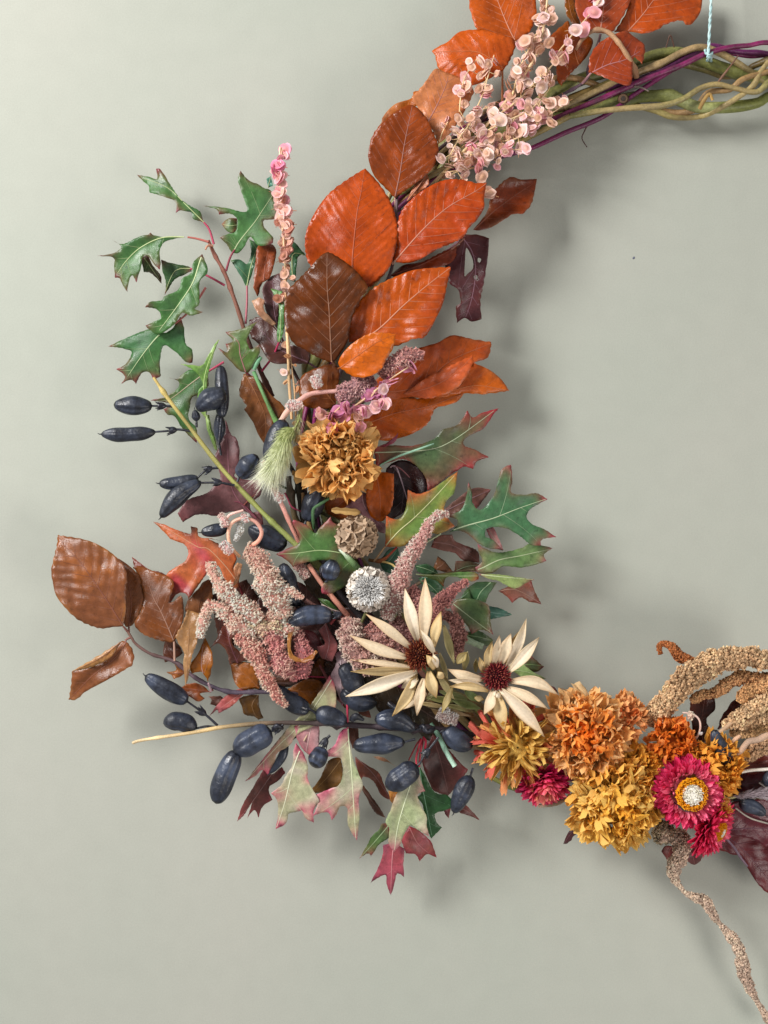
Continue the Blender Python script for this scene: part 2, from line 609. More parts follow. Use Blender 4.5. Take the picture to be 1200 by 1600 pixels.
    if len(inn) > 3:
        dd = depth(inn) + 0.25
        rad = np.linspace(1.05, 0.3, len(inn)) * min(1.0, 0.55 + tw / 90)
        vb.tube(W(inn, dd), rad * U, (vc * .5 + c0 * .5 if kind == 'beech' else vc * .75 + c0 * .25), 6, flat=0.55)
        if veins:
            if kind == 'beech':
                targets = []
                sv = np.linspace(0.06, 0.88, nv)
                for sgn in (1, -1):
                    for q in sv:
                        targets.append((q + rng.uniform(-.006, .006), sgn, None))
            else:
                targets = [(None, 0, p) for p in raw[ang > 60]]
            segm = np.diff(mid, axis=0); Lm = np.linalg.norm(segm, axis=1); cum = np.concatenate([[0], np.cumsum(Lm)])
            def at(sq):
                x = np.clip(sq, 0, 1) * cum[-1]
                return np.array([np.interp(x, cum, mid[:, 0]), np.interp(x, cum, mid[:, 1])])
            for (q, sgn, tp) in targets:
                if tp is None:
                    p0 = at(q); tgv = at(q + .03) - at(q - .03)
                    tgv /= np.linalg.norm(tgv) + 1e-9
                    nn = np.array([-tgv[1], tgv[0]]) * sgn
                    L = 1.9 * tw
                    al = math.radians(rng.uniform(45, 48) - 3 * q)
                    dirv = tgv * math.cos(al) + nn * math.sin(al)
                    u = np.linspace(0, 1, 40)[:, None]
                    line = p0 + dirv * L * u + tgv * (u ** 2) * L * 0.16
                else:
                    st, tt = project(mid, tp[None])
                    if abs(tt[0]) < 7:
                        continue
                    sb = st[0] - 0.62 * abs(tt[0]) / max(mlen, 1)
                    if sb < 0.0:
                        sb = max(0.03, st[0] * 0.3)
                    p0 = at(min(sb, .93))
                    u = np.linspace(0, 0.96, 26)[:, None]
                    bow = at(min(sb + .06, 1)) - p0
                    line = p0 + (tp - p0) * u + (bow * 1.0) * (u * (1 - u)) * 1.4
                inn_ = inside(poly, line)
                for hp in hole_polys:
                    inn_ &= ~inside(hp, line)
                k = int(np.argmin(inn_)) if not inn_.all() else len(line)
                line = line[:k]
                if len(line) < 5:
                    continue
                e_ = seg_dist(poly, line)
                line = line[: max(5, int(len(line) * 0.96))]
                vb.tube(W(line, depth(line) + 0.12), np.linspace(0.5, 0.16, len(line)) * U * min(1, .5 + tw / 80), vc * 0.36 + 0.64 * c0, 4, cap=False, flat=0.5)
    if pet is not None:
        pp = Z(z, pet[0]) if isinstance(pet[0], str) else np.asarray(pet[0], float)
        dpet = np.linspace(d0, pet[1], len(pp) + 1)[1:]
        path = spline(np.column_stack([np.concatenate([mid[:1], pp]), np.concatenate([[d0], dpet])]), 4)
        vb.tube(W(path[:, :2], path[:, 2]), np.linspace(1.4, 1.9, len(path)) * U, pc, 6)
    if vb.v:
        vb.build('veins', M['vein'], o, origin=org)
    return o


def branch(parent, z, pts, d, r, c, name='twig', mat='twig', sides=9, knob=0.12, seed=1, label=None, nodes=0):
    p = Z(z, pts) if isinstance(pts, str) else np.asarray(pts, float)
    dd = resample(d if np.ndim(d) else [d, d], len(p))
    path = spline(np.column_stack([p, dd]), 4)
    n = len(path)
    rng = np.random.default_rng(seed)
    rr = resample(r if np.ndim(r) else [r, r], n) * (1 + knob * waves(rng, 5, 1.0)(np.arange(n) * .35, np.zeros(n)) * .6)
    for k in range(nodes):
        q = rng.uniform(0.05, 0.95) * n
        rr = rr * (1 + 0.35 * np.exp(-((np.arange(n) - q) / 1.3) ** 2))
    cc = [lin(x) for x in (c if isinstance(c, (list, tuple)) else [c])]
    cc = np.array(cc)
    if len(cc) == 1:
        cc = np.repeat(cc, 2, 0)
    C = np.stack([resample(cc[:, k], n) for k in range(3)], -1)
    C = C * (1 + 0.22 * waves(rng, 5, 1.0)(np.arange(n) * .3, np.zeros(n)))[:, None]
    mb = MB()
    ph0 = rng.uniform(0, 6.28)
    mb.tube(W(path[:, :2], path[:, 2]), rr * U, np.clip(C, 0, 1), sides,
            rfun=lambda u, ph: 1 + 0.07 * np.sin(3 * ph + ph0 + u * 9) + 0.05 * np.sin(2 * ph + u * 31 + ph0))
    o = mb.build(name, M[mat], parent, origin=W(path[0, :2], path[0, 2]))
    if label:
        o['label'] = label
    return o

# ------------------------------------------------------------------ the vine ring
RC = np.array([1085.0, 672.0]); RX, RY = 588.0, 555.0
ring = thing('vine_wreath', 'ring of twisted green and tan willow vines with magenta stems that carries the whole wreath', 'wreath', (1092, 120), 40)


def strand(z, pts, d, r, cols, off, seed, name='vine', label=None):
    """a strand traced at the top of the ring, then carried on round the ring behind the foliage"""
    p = Z(z, pts)
    dd = resample(d, len(p))
    rng = np.random.default_rng(seed)
    a1 = math.degrees(math.atan2(-(p[-1][1] - RC[1]), p[-1][0] - RC[0]))
    a0 = math.degrees(math.atan2(-(p[0][1] - RC[1]), p[0][0] - RC[0]))
    th = np.radians(np.linspace(a1 - 9, a0 - 360 + 9, 34))
    f = rng.integers(7, 12); ph = rng.uniform(0, 6.28)
    rad = 1 + (off + 15 * np.sin(f * th + ph) + 6 * np.sin(17 * th + ph)) / 560
    ext = np.column_stack([RC[0] + RX * rad * np.cos(th), RC[1] - RY * rad * np.sin(th), 34 + 14 * np.cos(f * th + ph)])
    path = np.concatenate([np.column_stack([p, dd]), ext, [[p[0][0], p[0][1], dd[0]]]])
    path = spline(path, 7)
    n = len(path)
    x = np.arange(n)
    rr = .80 * r * (1 + 0.09 * waves(rng, 5, 1.0)(x * .25, x * 0))
    for k in range(22):
        q = rng.uniform(0, n)
        rr = rr * (1 + rng.uniform(.08, .28) * np.exp(-((x - q) / 1.2) ** 2))
    cc = np.array([lin(c) for c in cols])
    mix = smooth(-1, 1, waves(rng, 5, 1.0)(x * .12, x * 0))
    C = cc[0] + (cc[1] - cc[0]) * mix[:, None]
    C = C * (1 + .25 * waves(rng, 5, 1.0)(x * .6, x * 0))[:, None]
    if name == 'vine':
        grey = smooth(.0, 1.6, waves(rng, 5, 1.0)(x * .15, x * 0))[:, None] * .7
        C = C + (lin('#a08a62') - C) * grey
    C = np.clip(C, .01, 1)
    mb = MB()
    mb.tube(W(path[:, :2], path[:, 2]), rr * U, C, 12, cap=False,
            rfun=lambda u, p_: 1 + 0.05 * np.sin(2 * p_ + 60 * u) + 0.03 * np.sin(5 * p_ + 200 * u))
    o = mb.build(name, M['vine'], ring, origin=W(path[0, :2], path[0, 2]))
    if label:
        o['label'] = label


G1, G2 = '#6d6f38', '#8a8a55'
strand('2', '200,430 330,370 480,325 620,275 700,250 780,245 870,275 960,310 1060,340 1150,360 1300,385', [34, 34, 36, 40], 11, (G1, '#7f7f4a'), 6, 1)
strand('2', '300,515 450,492 560,460 650,450 740,452 800,475 860,500 950,505 1050,500 1150,482 1250,445', [30, 34, 46, 34], 11, ('#6f7336', '#8b8d60'), -14, 2)
strand('2', '270,545 400,522 560,506 700,496 800,465 880,415 960,395 1050,415 1150,430 1260,370', [60, 64, 66, 62], 5.4, ('#8a7745', '#6f6f3a'), -26, 3)
strand('2', '240,505 400,425 580,345 700,298 800,245 890,222 1000,262 1110,330 1200,390 1280,400', [44, 54, 58, 30], 6.2, ('#9a8058', '#7d7148'), 14, 4)
strand('2', '520,480 680,522 760,550 870,548 950,520 1050,462 1130,402 1170,330 1250,292', [28, 34, 62, 60], 5.0, ('#8a7f46', '#a08a5c'), -6, 5)
strand('2', '600,500 760,528 860,512 920,435 1020,420 1080,372 1170,345 1260,338', [22, 44, 66, 56], 5.6, ('#7f5f3c', '#9a7a4e'), 20, 6)
strand('2', '250,482 330,440 480,386 600,325 750,292 900,325 1000,358 1090,335 1150,302 1260,290', [40, 42, 14, 50], 7.5, ('#7a5a32', '#6c6c36'), 0, 7)
strand('2', '180,565 300,512 420,462 600,382 780,312 900,256 1000,226 1100,214 1250,214', [44, 58, 68, 66], 5.0, ('#7d1852', '#671646'), 24, 8, 'dogwood_stem', 'smooth magenta stem woven through the vines')
strand('2', '200,540 330,470 450,412 600,370 720,322 850,250 930,216 1050,240 1260,272', [36, 50, 50, 44], 5.4, ('#46193c', '#5a1c4c'), 8, 9, 'dogwood_stem', 'dark purple stem woven through the vines')
strand('2', '10,718 100,690 250,622 430,545 600,425 760,322 860,262 960,240 1100,262 1260,275', [46, 50, 40, 34], 4.4, ('#5c1743', '#7a1d55'), -4, 10, 'dogwood_stem', 'thin maroon stem dipping below the other vines')
# cut knot, curl and side shoots
mb = MB()
kn = spline(np.column_stack([Z('2', '521,466 521,462'), [44, 57]]), 2)
mb.tube(W(kn[:, :2], kn[:, 2]), np.array([8.5, 8.8, 8.0, 6.5]) * U, lin('#57402c'), 12)
mb.tube(W(kn[-2:, :2], kn[-2:, 2] + 0.8), np.array([4, 3.4]) * U, lin('#2c2019'), 10)
mb.build('knot', M['twig'], ring)
branch(ring, '2', '583,362 572,320 540,262 500,200 452,152 392,140 335,178 300,235', [60, 84, 90, 78], [4.4, 3.4, 3.0, 2.6], ['#7f5a40', '#b08a68', '#9c7254'], 'vine_curl', seed=5, nodes=6)
branch(ring, '2', '955,400 985,360 1012,325 1060,262', [64, 70, 74, 70], [1.5, 1.2, .9], ['#6e4d3c', '#7d5a48'], 'side_shoot', seed=6, nodes=3)
branch(ring, '2', '722,224 742,165 760,222', [52, 62, 50], [.9, 1.0, .9], '#5c4034', 'side_shoot', seed=7)
branch(ring, '2', '352,590 338,618 328,650 352,690', [46, 44, 40, 34], [1.2, .9, .8, .6], '#4a2a2a', 'side_shoot', seed=8)
branch(ring, '2', '575,405 610,412 640,428', [62, 66, 66], [1.6, 1.2, .9], '#8a7a70', 'side_shoot', seed=9)
branch(ring, '2', '940,470 925,440 900,470 880,510', [70, 72, 70, 62], [2.4, 3, 3], '#a8854a', 'side_shoot', seed=10)

# string the wreath hangs from
st = thing('hanging_string', 'thin pale blue string tied round the vines at the top edge', 'string', (1107, 95), 70)
mb = MB()
def twine(path, r, c1, c2):
    path = spline(path, 3)
    n = len(path)
    for k in range(2):
        ph = np.arange(n) * 0.75 + k * math.pi
        off = np.column_stack([np.cos(ph) * r * .55, np.zeros(n), np.sin(ph) * r * .55])
        off[:, 2] = np.sin(ph) * r * .55
        q = path + off[:, [0, 1, 2]]
        mb.tube(W(q[:, :2], q[:, 2]), r * .8 * U, lin(c1 if k else c2), 7)
twine(np.array([[1114.5, -420, 8], [1113, -200, 40], [1111.5, -20, 66], [1109, 40, 72], [1107, 78, 75], [1106, 90, 77]]), 1.9, '#c3dcdb', '#a7c8c9')
twine(np.array([[1104, 74, 40], [1102, 79, 66], [1104, 84, 77], [1110, 86, 76], [1113, 80, 66], [1112, 75, 40]]), 1.8, '#bcd8d8', '#a2c4c6')
twine(np.array([[1106, 88, 30], [1105, 95, 50], [1106, 92, 74], [1110, 88, 74], [1111, 95, 50], [1110, 97, 30]]), 1.8, '#bcd8d8', '#a2c4c6')
mb.build('strand', M['string'], st)

# ------------------------------------------------------------------ beech sprigs
OR = ('#b4460e', '#9c3a0b', '#8a3410')
OR2 = ('#c2560f', '#a9430c', '#a8501c')
DK = ('#5a2608', '#6f300c', '#4a2010')
RD = ('#8f3207', '#7a2a08', '#96401a')
VP = '#c79a84'

s = thing('beech_sprig', 'three broad orange beech leaves behind the big pink seed plume at the top', 'beech sprig', (760, 190), 60, 'orange beech sprigs')
leaf(s, 'p', '733,-30 733,5 738,28 745,45 760,50 782,58 806,64 826,52 836,30 838,8 832,-30', '806,64 798,50 785,20 770,-20', (66, 52), ('#b54d10', '#9e410c', '#b8672e'), VP, fold=.1, nv=7, pet=('780,120', 50), wave=2)
leaf(s, '1', '790,190 740,185 680,188 620,205 560,260 510,285 458,318 480,350 490,400 520,460 570,500 640,540 760,520 900,440 960,350 980,260 900,215', '900,420 760,330 620,320 470,325', (80, 66), ('#bd4f10', '#a8430c', '#c06a38'), '#b8744a', fold=-.05, nv=7, wave=4, pet=('900,640', 55))
leaf(s, '1', '335,610 370,570 420,510 480,430 540,450 640,490 720,560 680,660 640,740 560,850 500,900 470,830 420,740 370,670', '430,770 490,660 545,540 560,480', (92, 78), ('#c47a52', '#b5602e', '#c98a68'), '#8d6a78', fold=.06, nv=6, pet=('470,1000', 60), label='pale pinkish brown beech leaf seen from beneath')
leaf(s, '1', '70,950 100,850 140,770 160,720 230,650 330,615 345,575 375,565 390,600 360,660 300,760 200,830 120,900', '230,1230 240,900 330,600', (72, 66), ('#a8541c', '#7a3409', '#d8b49a'), '#b8744a', fold=.22, nv=6, wave=5, edge=.8)
branch(s, 'p', '617,312 640,280 690,230 760,180 800,150', [80, 60, 50, 48], [2.6, 3, 3.4], ['#5a4a4c', '#4a3434'], seed=21, nodes=5)

s = thing('beech_sprig', 'cascade of large glossy rust and dark brown beech leaves at upper left', 'beech sprig', (600, 520), 60, 'orange beech sprigs')
branch(s, 'p', '620,312 618,360 614,410 600,450 570,500 540,560 525,600 510,640', [100, 98, 96, 92, 84, 70, 56, 40], [2.4, 2.8, 3.2, 3.6], ['#6a5558', '#4c3a3a'], seed=22, nodes=6)
leaf(s, 'p', '644,164 665,182 677,207 685,228 682,250 670,270 642,292 617,309 605,297 585,275 576,250 576,235 582,212 597,192 622,172', '617,309 625,270 632,225 644,166', (100, 112), ('#7c3206', '#963e08', '#8a3c10'), '#a77a70', fold=.05, nv=9, pleat=1.4, pet=('618,330', 98))
leaf(s, 'p', '635,315 650,285 667,271 670,287 655,302', '635,315 652,294 667,272', (96, 104), ('#b56a4a', '#a4542e', '#c08a70'), '#c79a84', nv=4, h=3)
leaf(s, '4', '445,60 500,120 550,200 575,290 570,380 540,470 470,540 420,545 330,520 260,480 230,465 205,420 202,330 240,240 300,160 380,100', '392,455 395,400 412,240 430,150 442,70', (112, 104), ('#b4450c', '#9f390a', '#8a3208'), '#9a5a44', fold=-.06, nv=9, arch=8, pleat=1.3, pet=('395,520', 96))
leaf(s, '4', '560,440 575,350 580,270 610,210 680,150 760,110 830,105 900,120 940,118 930,180 930,220 900,270 870,300 845,340 800,365 740,390 660,435 610,447', '568,436 680,310 780,220 900,150 938,122', (104, 116), ('#a83a07', '#b8470c', '#8d3008'), '#c79a84', fold=.05, nv=9, pleat=1.4, pet=('556,450', 98))
leaf(s, '4', '290,402 340,425 400,470 440,515 455,550 430,590 400,650 385,700 375,760 340,820 310,850 250,830 200,800 150,770 120,700 115,640 130,560 165,520 215,470 250,430', '308,845 303,750 298,640 290,540 290,408', (126, 138), ('#562604', '#662e06', '#6c380e'), '#a77a60', fold=-.04, nv=8, pleat=1.2, arch=7, pet=('330,880', 90), label='dark chocolate brown beech leaf')
leaf(s, '4', '378,770 380,700 395,650 430,590 490,540 560,505 640,475 730,465 795,462 780,530 765,600 740,660 690,745 640,755 570,785 520,770 450,760', '395,785 500,715 600,620 700,535 792,465', (112, 122), ('#b24a06', '#a33c06', '#c06a30'), '#d0a58c', fold=.05, nv=9, pleat=1.4, pet=('360,850', 90))
leaf(s, '4', '335,855 365,800 420,755 480,730 570,735 560,790 530,840 510,880 470,905 410,912 365,890', '345,872 430,812 500,765 566,738', (138, 148), ('#c25a08', '#a84606', '#d07a2c'), '#8d4a20', fold=.05, nv=7, pet=('330,880', 92), label='small bright orange beech leaf in front of the others')
leaf(s, '4', '885,310 940,240 960,170 1000,120 1040,95 1080,105 1145,103 1135,160 1120,210 1085,245 1050,245 1010,270 960,300 910,313', '850,345 890,308 970,235 1050,175 1130,122', (70, 54), ('#7a2c08', '#5e2208', '#b07a5c'), '#8d5a48', fold=.25, nv=7, wave=4, edge=.5, pet=('760,420', 60))
leaf(s, '4', '775,400 800,380 830,370 838,335 900,330 950,345 945,420 930,520 915,600 920,675 880,685 850,670 820,690 815,630 835,600 820,550 790,530 770,450', '840,340 880,400 895,480 880,590 850,680', (60, 44), ('#5e3038', '#48202a', '#a85a24'), '#a88090', fold=.28, nv=6, wave=5, edge=.25, holes=['858,385 882,428 884,468 862,490 850,500 852,440', '905,425 918,430 912,445 904,440', '888,500 900,495 903,510 892,515'], pet=('800,380 740,420', 60), label='shrivelled purple beech leaf with holes eaten through it')
leaf(s, '4', '545,500 600,455 680,440 760,400 830,372 800,440 720,470 620,500', '550,495 680,450 820,380', (80, 62), ('#7a2a10', '#5c2010', '#7a3018'), '#a0604c', nv=6, pet=('540,520', 70))

s = thing('beech_sprig', 'folded pair of bright orange beech leaves pointing right above the oak leaves', 'beech sprig', (560, 640), 60, 'orange beech sprigs')
leaf(s, '5', '440,240 490,190 540,150 600,115 660,65 740,40 800,10 880,25 960,38 945,100 885,125 800,190 700,250 600,265 500,290', '470,240 600,235 690,200 800,110 955,45', (92, 74), ('#b04a18', '#a03c10', '#b86a48'), '#a86a50', fold=.06, nv=8, wave=3, pet=('400,300', 60))
leaf(s, '5', '600,250 700,180 800,130 885,90 882,130 850,190 800,240 700,268', '600,250 700,225 790,180 880,100', (92, 92), ('#c0562a', '#b44a18', '#c87a50'), '#a86a50', fold=.1, nv=6, wave=3, veins=False)
leaf(s, '5', '700,262 790,225 850,175 885,122 950,150 1000,190 1032,236 930,250 850,247 770,262', '700,258 800,235 900,215 1028,235', (92, 72), ('#c45a1c', '#b5480c', '#d08a5a'), '#b8744a', fold=-.08, nv=6, wave=4, pet=('560,270', 70))
leaf(s, '5', '420,360 470,320 520,290 560,255 650,268 760,248 850,243 820,280 760,300 730,310 700,370 640,410 580,430 520,440 450,410', '430,380 560,330 700,300 845,248', (86, 84), ('#b8541c', '#a4420e', '#c27038'), '#a86a50', fold=-.1, nv=8, pet=('380,380', 60))
branch(s, 'p', '545,650 570,625 600,610', [50, 80, 90], [2.6, 2.2], '#5a3a34', seed=23, nodes=3)

s = thing('beech_sprig', 'red brown beech leaves at the top edge beside the blue string', 'beech sprig', (915, 130), 55, 'orange beech sprigs')
leaf(s, '2', '300,-40 296,30 320,100 350,145 420,155 470,150 530,60 575,-40', '408,200 418,120 428,40 440,-30', (74, 58), ('#a24420', '#8d3410', '#a85a3c'), '#c7a090', nv=6, pet=('375,330', 60))
leaf(s, '2', '480,150 530,70 580,-40 700,-60 895,-40 885,50 850,105 820,117 790,95 720,115 680,140 620,157 560,150', '540,150 610,72 680,-20 720,-50', (60, 46), ('#b4460e', '#a03c0c', '#c06a38'), '#c79a84', nv=6, wave=4, pet=('420,250', 55))
leaf(s, '2', '360,340 365,270 400,210 460,170 530,145 570,170 620,210 620,260 610,300 570,272 562,380 540,402 500,390 450,370 400,350', '370,342 450,303 530,280 600,240', (82, 74), ('#a04020', '#94340e', '#a85030'), '#b88a90', nv=6, fold=.08, wave=4, pet=('330,390', 55))
leaf(s, '2', '160,200 200,150 240,115 262,95 290,150 340,160 380,190 360,250 320,300 270,350 230,402 212,370 200,260', '340,390 300,260 260,110', (54, 44), ('#9c480c', '#8a3408', '#a8541c'), '#b8744a', nv=6)
leaf(s, '2', '245,-40 248,30 262,80 300,125 335,145 318,100 298,40 300,-40', '330,150 280,70 262,-30', (44, 36), ('#8a4a10', '#7a3a0c', '#9a5a20'), '#b8744a', nv=5, h=3.5)
branch(s, '2', '415,160 405,200 380,250 358,320 352,370 300,410 210,460 150,520', [70, 70, 66, 60, 56, 50, 46, 40], [1.8, 2.2, 3.0], ['#8a6a70', '#5a4450', '#463440'], seed=24, nodes=5)

BR = ('#94501c', '#74380f', '#b0763c')
s = thing('beech_sprig', 'copper brown beech twig reaching out to the far left of the wreath', 'beech sprig', (417, 1082), 80)
branch(s, 'B', '560,830 582,865 610,905 700,965 850,1015 950,1095 1060,1160 1200,1205 1400,1205 1600,1215 1760,1210', [90, 90, 88, 84, 80, 78, 74, 70, 66, 60, 40], [2.0, 2.6, 3.0, 3.2], ['#6a4c40', '#4d4250', '#40343a'], seed=25, nodes=9)
leaf(s, 'B', '120,225 230,240 330,265 420,310 490,365 540,430 555,500 545,600 545,700 530,795 460,800 390,808 300,780 230,740 160,670 110,600 90,520 80,450 95,370 115,290', '530,795 400,590 265,400 180,310 122,230', (96, 84), ('#7d4a30', '#985520', '#a8703c'), '#7a4a40', fold=.1, nv=8, arch=9, pleat=1.3, wave=4, pet=('560,830', 90))
leaf(s, 'B', '500,370 560,410 620,470 655,560 665,620 640,700 600,770 570,795 535,780 520,600 510,480', '565,795 580,640 540,450', (84, 70), ('#7a4628', '#864a20', '#98623a'), '#7a4a40', fold=.1, nv=7, pet=('565,830', 90))
leaf(s, 'B', '590,425 640,418 720,450 800,480 845,520 835,580 820,650 890,600 905,640 905,740 870,850 845,890 790,890 720,870 650,840 600,780 640,700 660,620 650,560 620,470', '848,890 810,800 760,690 720,620 680,500', (86, 76), ('#6f3f26', '#874a20', '#955c34'), '#b08a78', fold=.12, nv=7, wave=4, pet=('852,1010', 82))
leaf(s, 'B', '930,690 1010,715 1000,800 990,900 960,980 945,1080 920,1170 905,1030 910,960 870,890 860,850 900,780', '920,1165 935,950 950,700', (92, 86), ('#b08a68', '#9a6e48', '#a87850'), '#8d5a38', fold=.25, nv=6, wave=4, h=3.8, veins=False, label='pale tan strip of curled beech leaf')
leaf(s, 'B', '1085,500 1085,640 1020,720 915,700 930,640 980,580 1040,510', '1000,720 1010,640 1060,520', (64, 56), ('#8f5a3a', '#7a3f1a', '#a06a40'), '#7a4a30', nv=5)
leaf(s, 'B', '1040,860 1085,960 1085,1050 1060,1140 1020,1080 960,1090 945,1040 1000,960', '1062,1150 1020,1050 1030,900', (84, 76), ('#8a4c14', '#6f360f', '#9c5a20'), '#a88a90', fold=.2, nv=5, pet=('1080,1200', 76))
leaf(s, 'B', '515,890 560,900 595,960 590,1030 550,1060 430,1130 300,1200 240,1250 190,1255 205,1150 210,1075 300,1060 400,1020 460,960', '545,900 470,1000 330,1110 195,1250', (92, 80), ('#875032', '#744224', '#a47650'), '#7a4a40', fold=.28, nv=6, wave=5, pet=('545,880 580,862', 90))
leaf(s, 'B', '210,1075 270,1040 380,975 450,930 518,888 490,940 455,985 390,1025 300,1060', '515,890 390,990 215,1075', (100, 92), ('#a87448', '#8d5a30', '#b89060'), '#7a4a40', fold=-.3, nv=5, veins=False, h=3.5, label='rolled over edge of the drooping beech leaf')
leaf(s, 'B', '880,1180 950,1150 1020,1160 1070,1205 1010,1215 1040,1245 1000,1265 940,1230', '1070,1205 980,1190 885,1182', (72, 66), ('#80401a', '#6a3012', '#94582a'), '#7a4a40', fold=.2, nv=4, h=3.5, pet=('1090,1190', 74))
leaf(s, 'B', '800,1080 860,1070 850,1030 910,1060 915,1090 880,1110 850,1125 830,1100', '915,1080 860,1090 805,1082', (66, 60), ('#94562a', '#7c4018', '#a06a38'), '#7a4a40', fold=.2, nv=4, h=3.5)
leaf(s, 'B', '790,885 850,880 905,960 850,1000 790,1020 780,960', '850,1000 820,950 800,890', (60, 52), ('#5c3020', '#48231a', '#6a3a26'), '#7a4a40', nv=4, h=3.5)

# brown and purple beech leaves round the middle of the ring
PB = ('#4c2a26', '#3a1e1e', '#6a4234')
s = thing('beech_sprig', 'dark purple brown beech leaves left of the tall pink seed spike', 'beech sprig', (452, 560), 50)
leaf(s, '3', '930,650 1000,640 1030,680 1010,780 990,830 950,860 930,930 905,880 915,740', '960,900 965,780 990,660', (74, 66), ('#8d4424', '#7a3820', '#94502c'), '#a0604c', nv=6, pet=('1010,1000', 60))
leaf(s, '3', '955,880 1000,820 1055,800 1070,900 1050,1000 1035,1110 980,1030 960,950', '1040,1120 1015,980 1010,830', (82, 72), ('#57363c', '#402426', '#7a5a60'), '#8d6a78', fold=.2, nv=5, pet=('1080,1200', 60))
leaf(s, '3', '880,1060 960,1040 1030,1110 1060,1180 1130,1200 1210,1230 1210,1300 1100,1300 1000,1290 930,1190 890,1150', '1200,1290 1050,1220 960,1130 890,1065', (80, 66), PB, '#8d6a78', fold=.2, nv=6, wave=4, pet=('1260,1330', 60))
leaf(s, '3', '893,955 940,935 965,960 960,1000 1030,1080 1010,1090 940,1040 915,1000', '1030,1085 965,1020 905,960', (90, 92), ('#b89078', '#a87460', '#c8a890'), '#8d5a48', nv=4, h=3, fold=.2, veins=False)
leaf(s, '6', '850,85 880,95 930,110 1000,200 1060,250 1085,300 1020,350 1010,380 970,480 930,420 900,350 855,285 865,260 825,190', '860,90 930,220 970,330 970,470', (74, 66), ('#7c4a26', '#5c3016', '#8d5a30'), '#94603c', fold=.15, nv=6, wave=4, pet=('900,40', 60))
leaf(s, '5', '180,190 230,150 320,120 340,160 330,240 320,300 260,310 190,290', '330,300 270,230 200,180', (96, 100), ('#7c4016', '#5c2c10', '#8d5020'), '#94603c', nv=6, fold=.1, pet=('350,340', 70))
branch(s, 'p', '400,470 420,520 448,560 470,600 500,640', [66, 64, 60, 54, 40], [1.8, 2.4, 2.8], ['#4d2c28', '#3c2420'], seed=26, nodes=4)

s = thing('beech_sprig', 'nearly black beech leaf and orange one tucked under the golden dried flower', 'beech sprig', (560, 760), 50)
leaf(s, '5', '530,560 580,520 640,530 690,580 700,640 640,690 620,720 550,765 530,740 545,640', '560,545 600,620 590,750', (72, 62), ('#2c1418', '#3c1c20', '#4a2c30'), '#8d7a80', nv=6, fold=.15, pet=('510,600', 50))
leaf(s, '5', '450,640 480,590 510,568 562,575 560,680 540,740 510,772 470,750 452,700', '490,580 505,660 505,765', (88, 84), ('#b2521e', '#a0420f', '#c07040'), '#a86a50', nv=7, pleat=1.6, pet=('470,600', 60))
leaf(s, '5', '280,690 330,650 390,655 400,720 370,760 300,750', '390,655 340,700 290,740', (78, 74), ('#a2521c', '#8d420f', '#b06a30'), '#a86a50', nv=5)
leaf(s, 'C', '690,770 760,700 820,640 870,660 880,760 920,850 1010,890 1010,970 930,940 850,850 780,780', '830,650 850,760 1000,930', (84, 78), ('#7d545c', '#68424c', '#a07a80'), '#b08a90', kind='oak', fold=.1, tipw=6, wave=4)
leaf(s, 'C', '960,285 1020,260 1080,215 1112,180 1095,240 1060,270 1000,290', '962,286 1040,262 1110,184', (92, 96), ('#6a2438', '#54202c', '#7a3444'), '#8d4a58', kind='oak', h=3, fold=.15)
branch(s, 'C', '1050,450 1090,440 1130,540 1180,700', [78, 82, 80, 74], [1.2, 1.0, .8], '#a89098', seed=27)
branch(s, 'C', '1090,440 1140,470 1200,530', [82, 86, 80], [1.2, 1.0, .8], '#7a4a4c', seed=28)

s = thing('beech_sprig', 'small amber brown beech leaves low in the gap under the pink tassels', 'beech sprig', (440, 1070), 45)
leaf(s, 'b', '275,1185 330,1178 380,1175 440,1200 480,1300 490,1365 420,1372 340,1360 300,1300', '480,1360 400,1280 285,1190', (66, 58), ('#9c581c', '#80420f', '#a86a2c'), '#94603c', nv=6)
leaf(s, 'b', '690,1370 820,1300 920,1310 970,1380 900,1450 850,1510 780,1440', '700,1372 820,1390 960,1385', (58, 52), ('#8d501c', '#74400f', '#a06428'), '#94603c', nv=6)
leaf(s, 'b', '130,1075 180,1000 220,920 310,910 330,960 290,1000 300,1060 420,1150 340,1180 270,1190 250,1100 190,1040', '330,1180 280,1060 250,930', (66, 58), ('#6a3430', '#4d2824', '#94604c'), '#94606c', nv=5, wave=4)
leaf(s, 'b', '640,1360 560,1300 600,1250 700,1240 800,1270 760,1330', '780,1280 690,1300 580,1300', (44, 40), ('#4d2c1c', '#3c2014', '#5a3420'), '#7a4a3c', nv=4)
leaf(s, 'b', '860,1280 900,1160 960,1130 950,1230 920,1320', '900,1310 910,1230 950,1140', (50, 48), ('#6a3c14', '#54300f', '#7a4a20'), '#7a4a3c', nv=4)
leaf(s, 'b', '950,1180 1000,1170 1030,1210 970,1215', '1030,1205 990,1190 955,1182', (56, 54), ('#3c2418', '#4a2c1c', '#5a3828'), '#6a4a3c', nv=3, h=3)
leaf(s, 'b', '690,980 720,935 735,940 715,1020 720,1110 790,1150 850,1130 895,1085 905,1100 860,1160 790,1178 710,1150 690,1080', '725,938 703,1060 770,1163 898,1095', (128, 140), ('#a8703c', '#8d5228', '#b88848'), '#a0642c', nv=3, fold=.6, wave=1, arch=0, h=2.6, veins=False, label='curled amber scrap of leaf on the pink tassel')
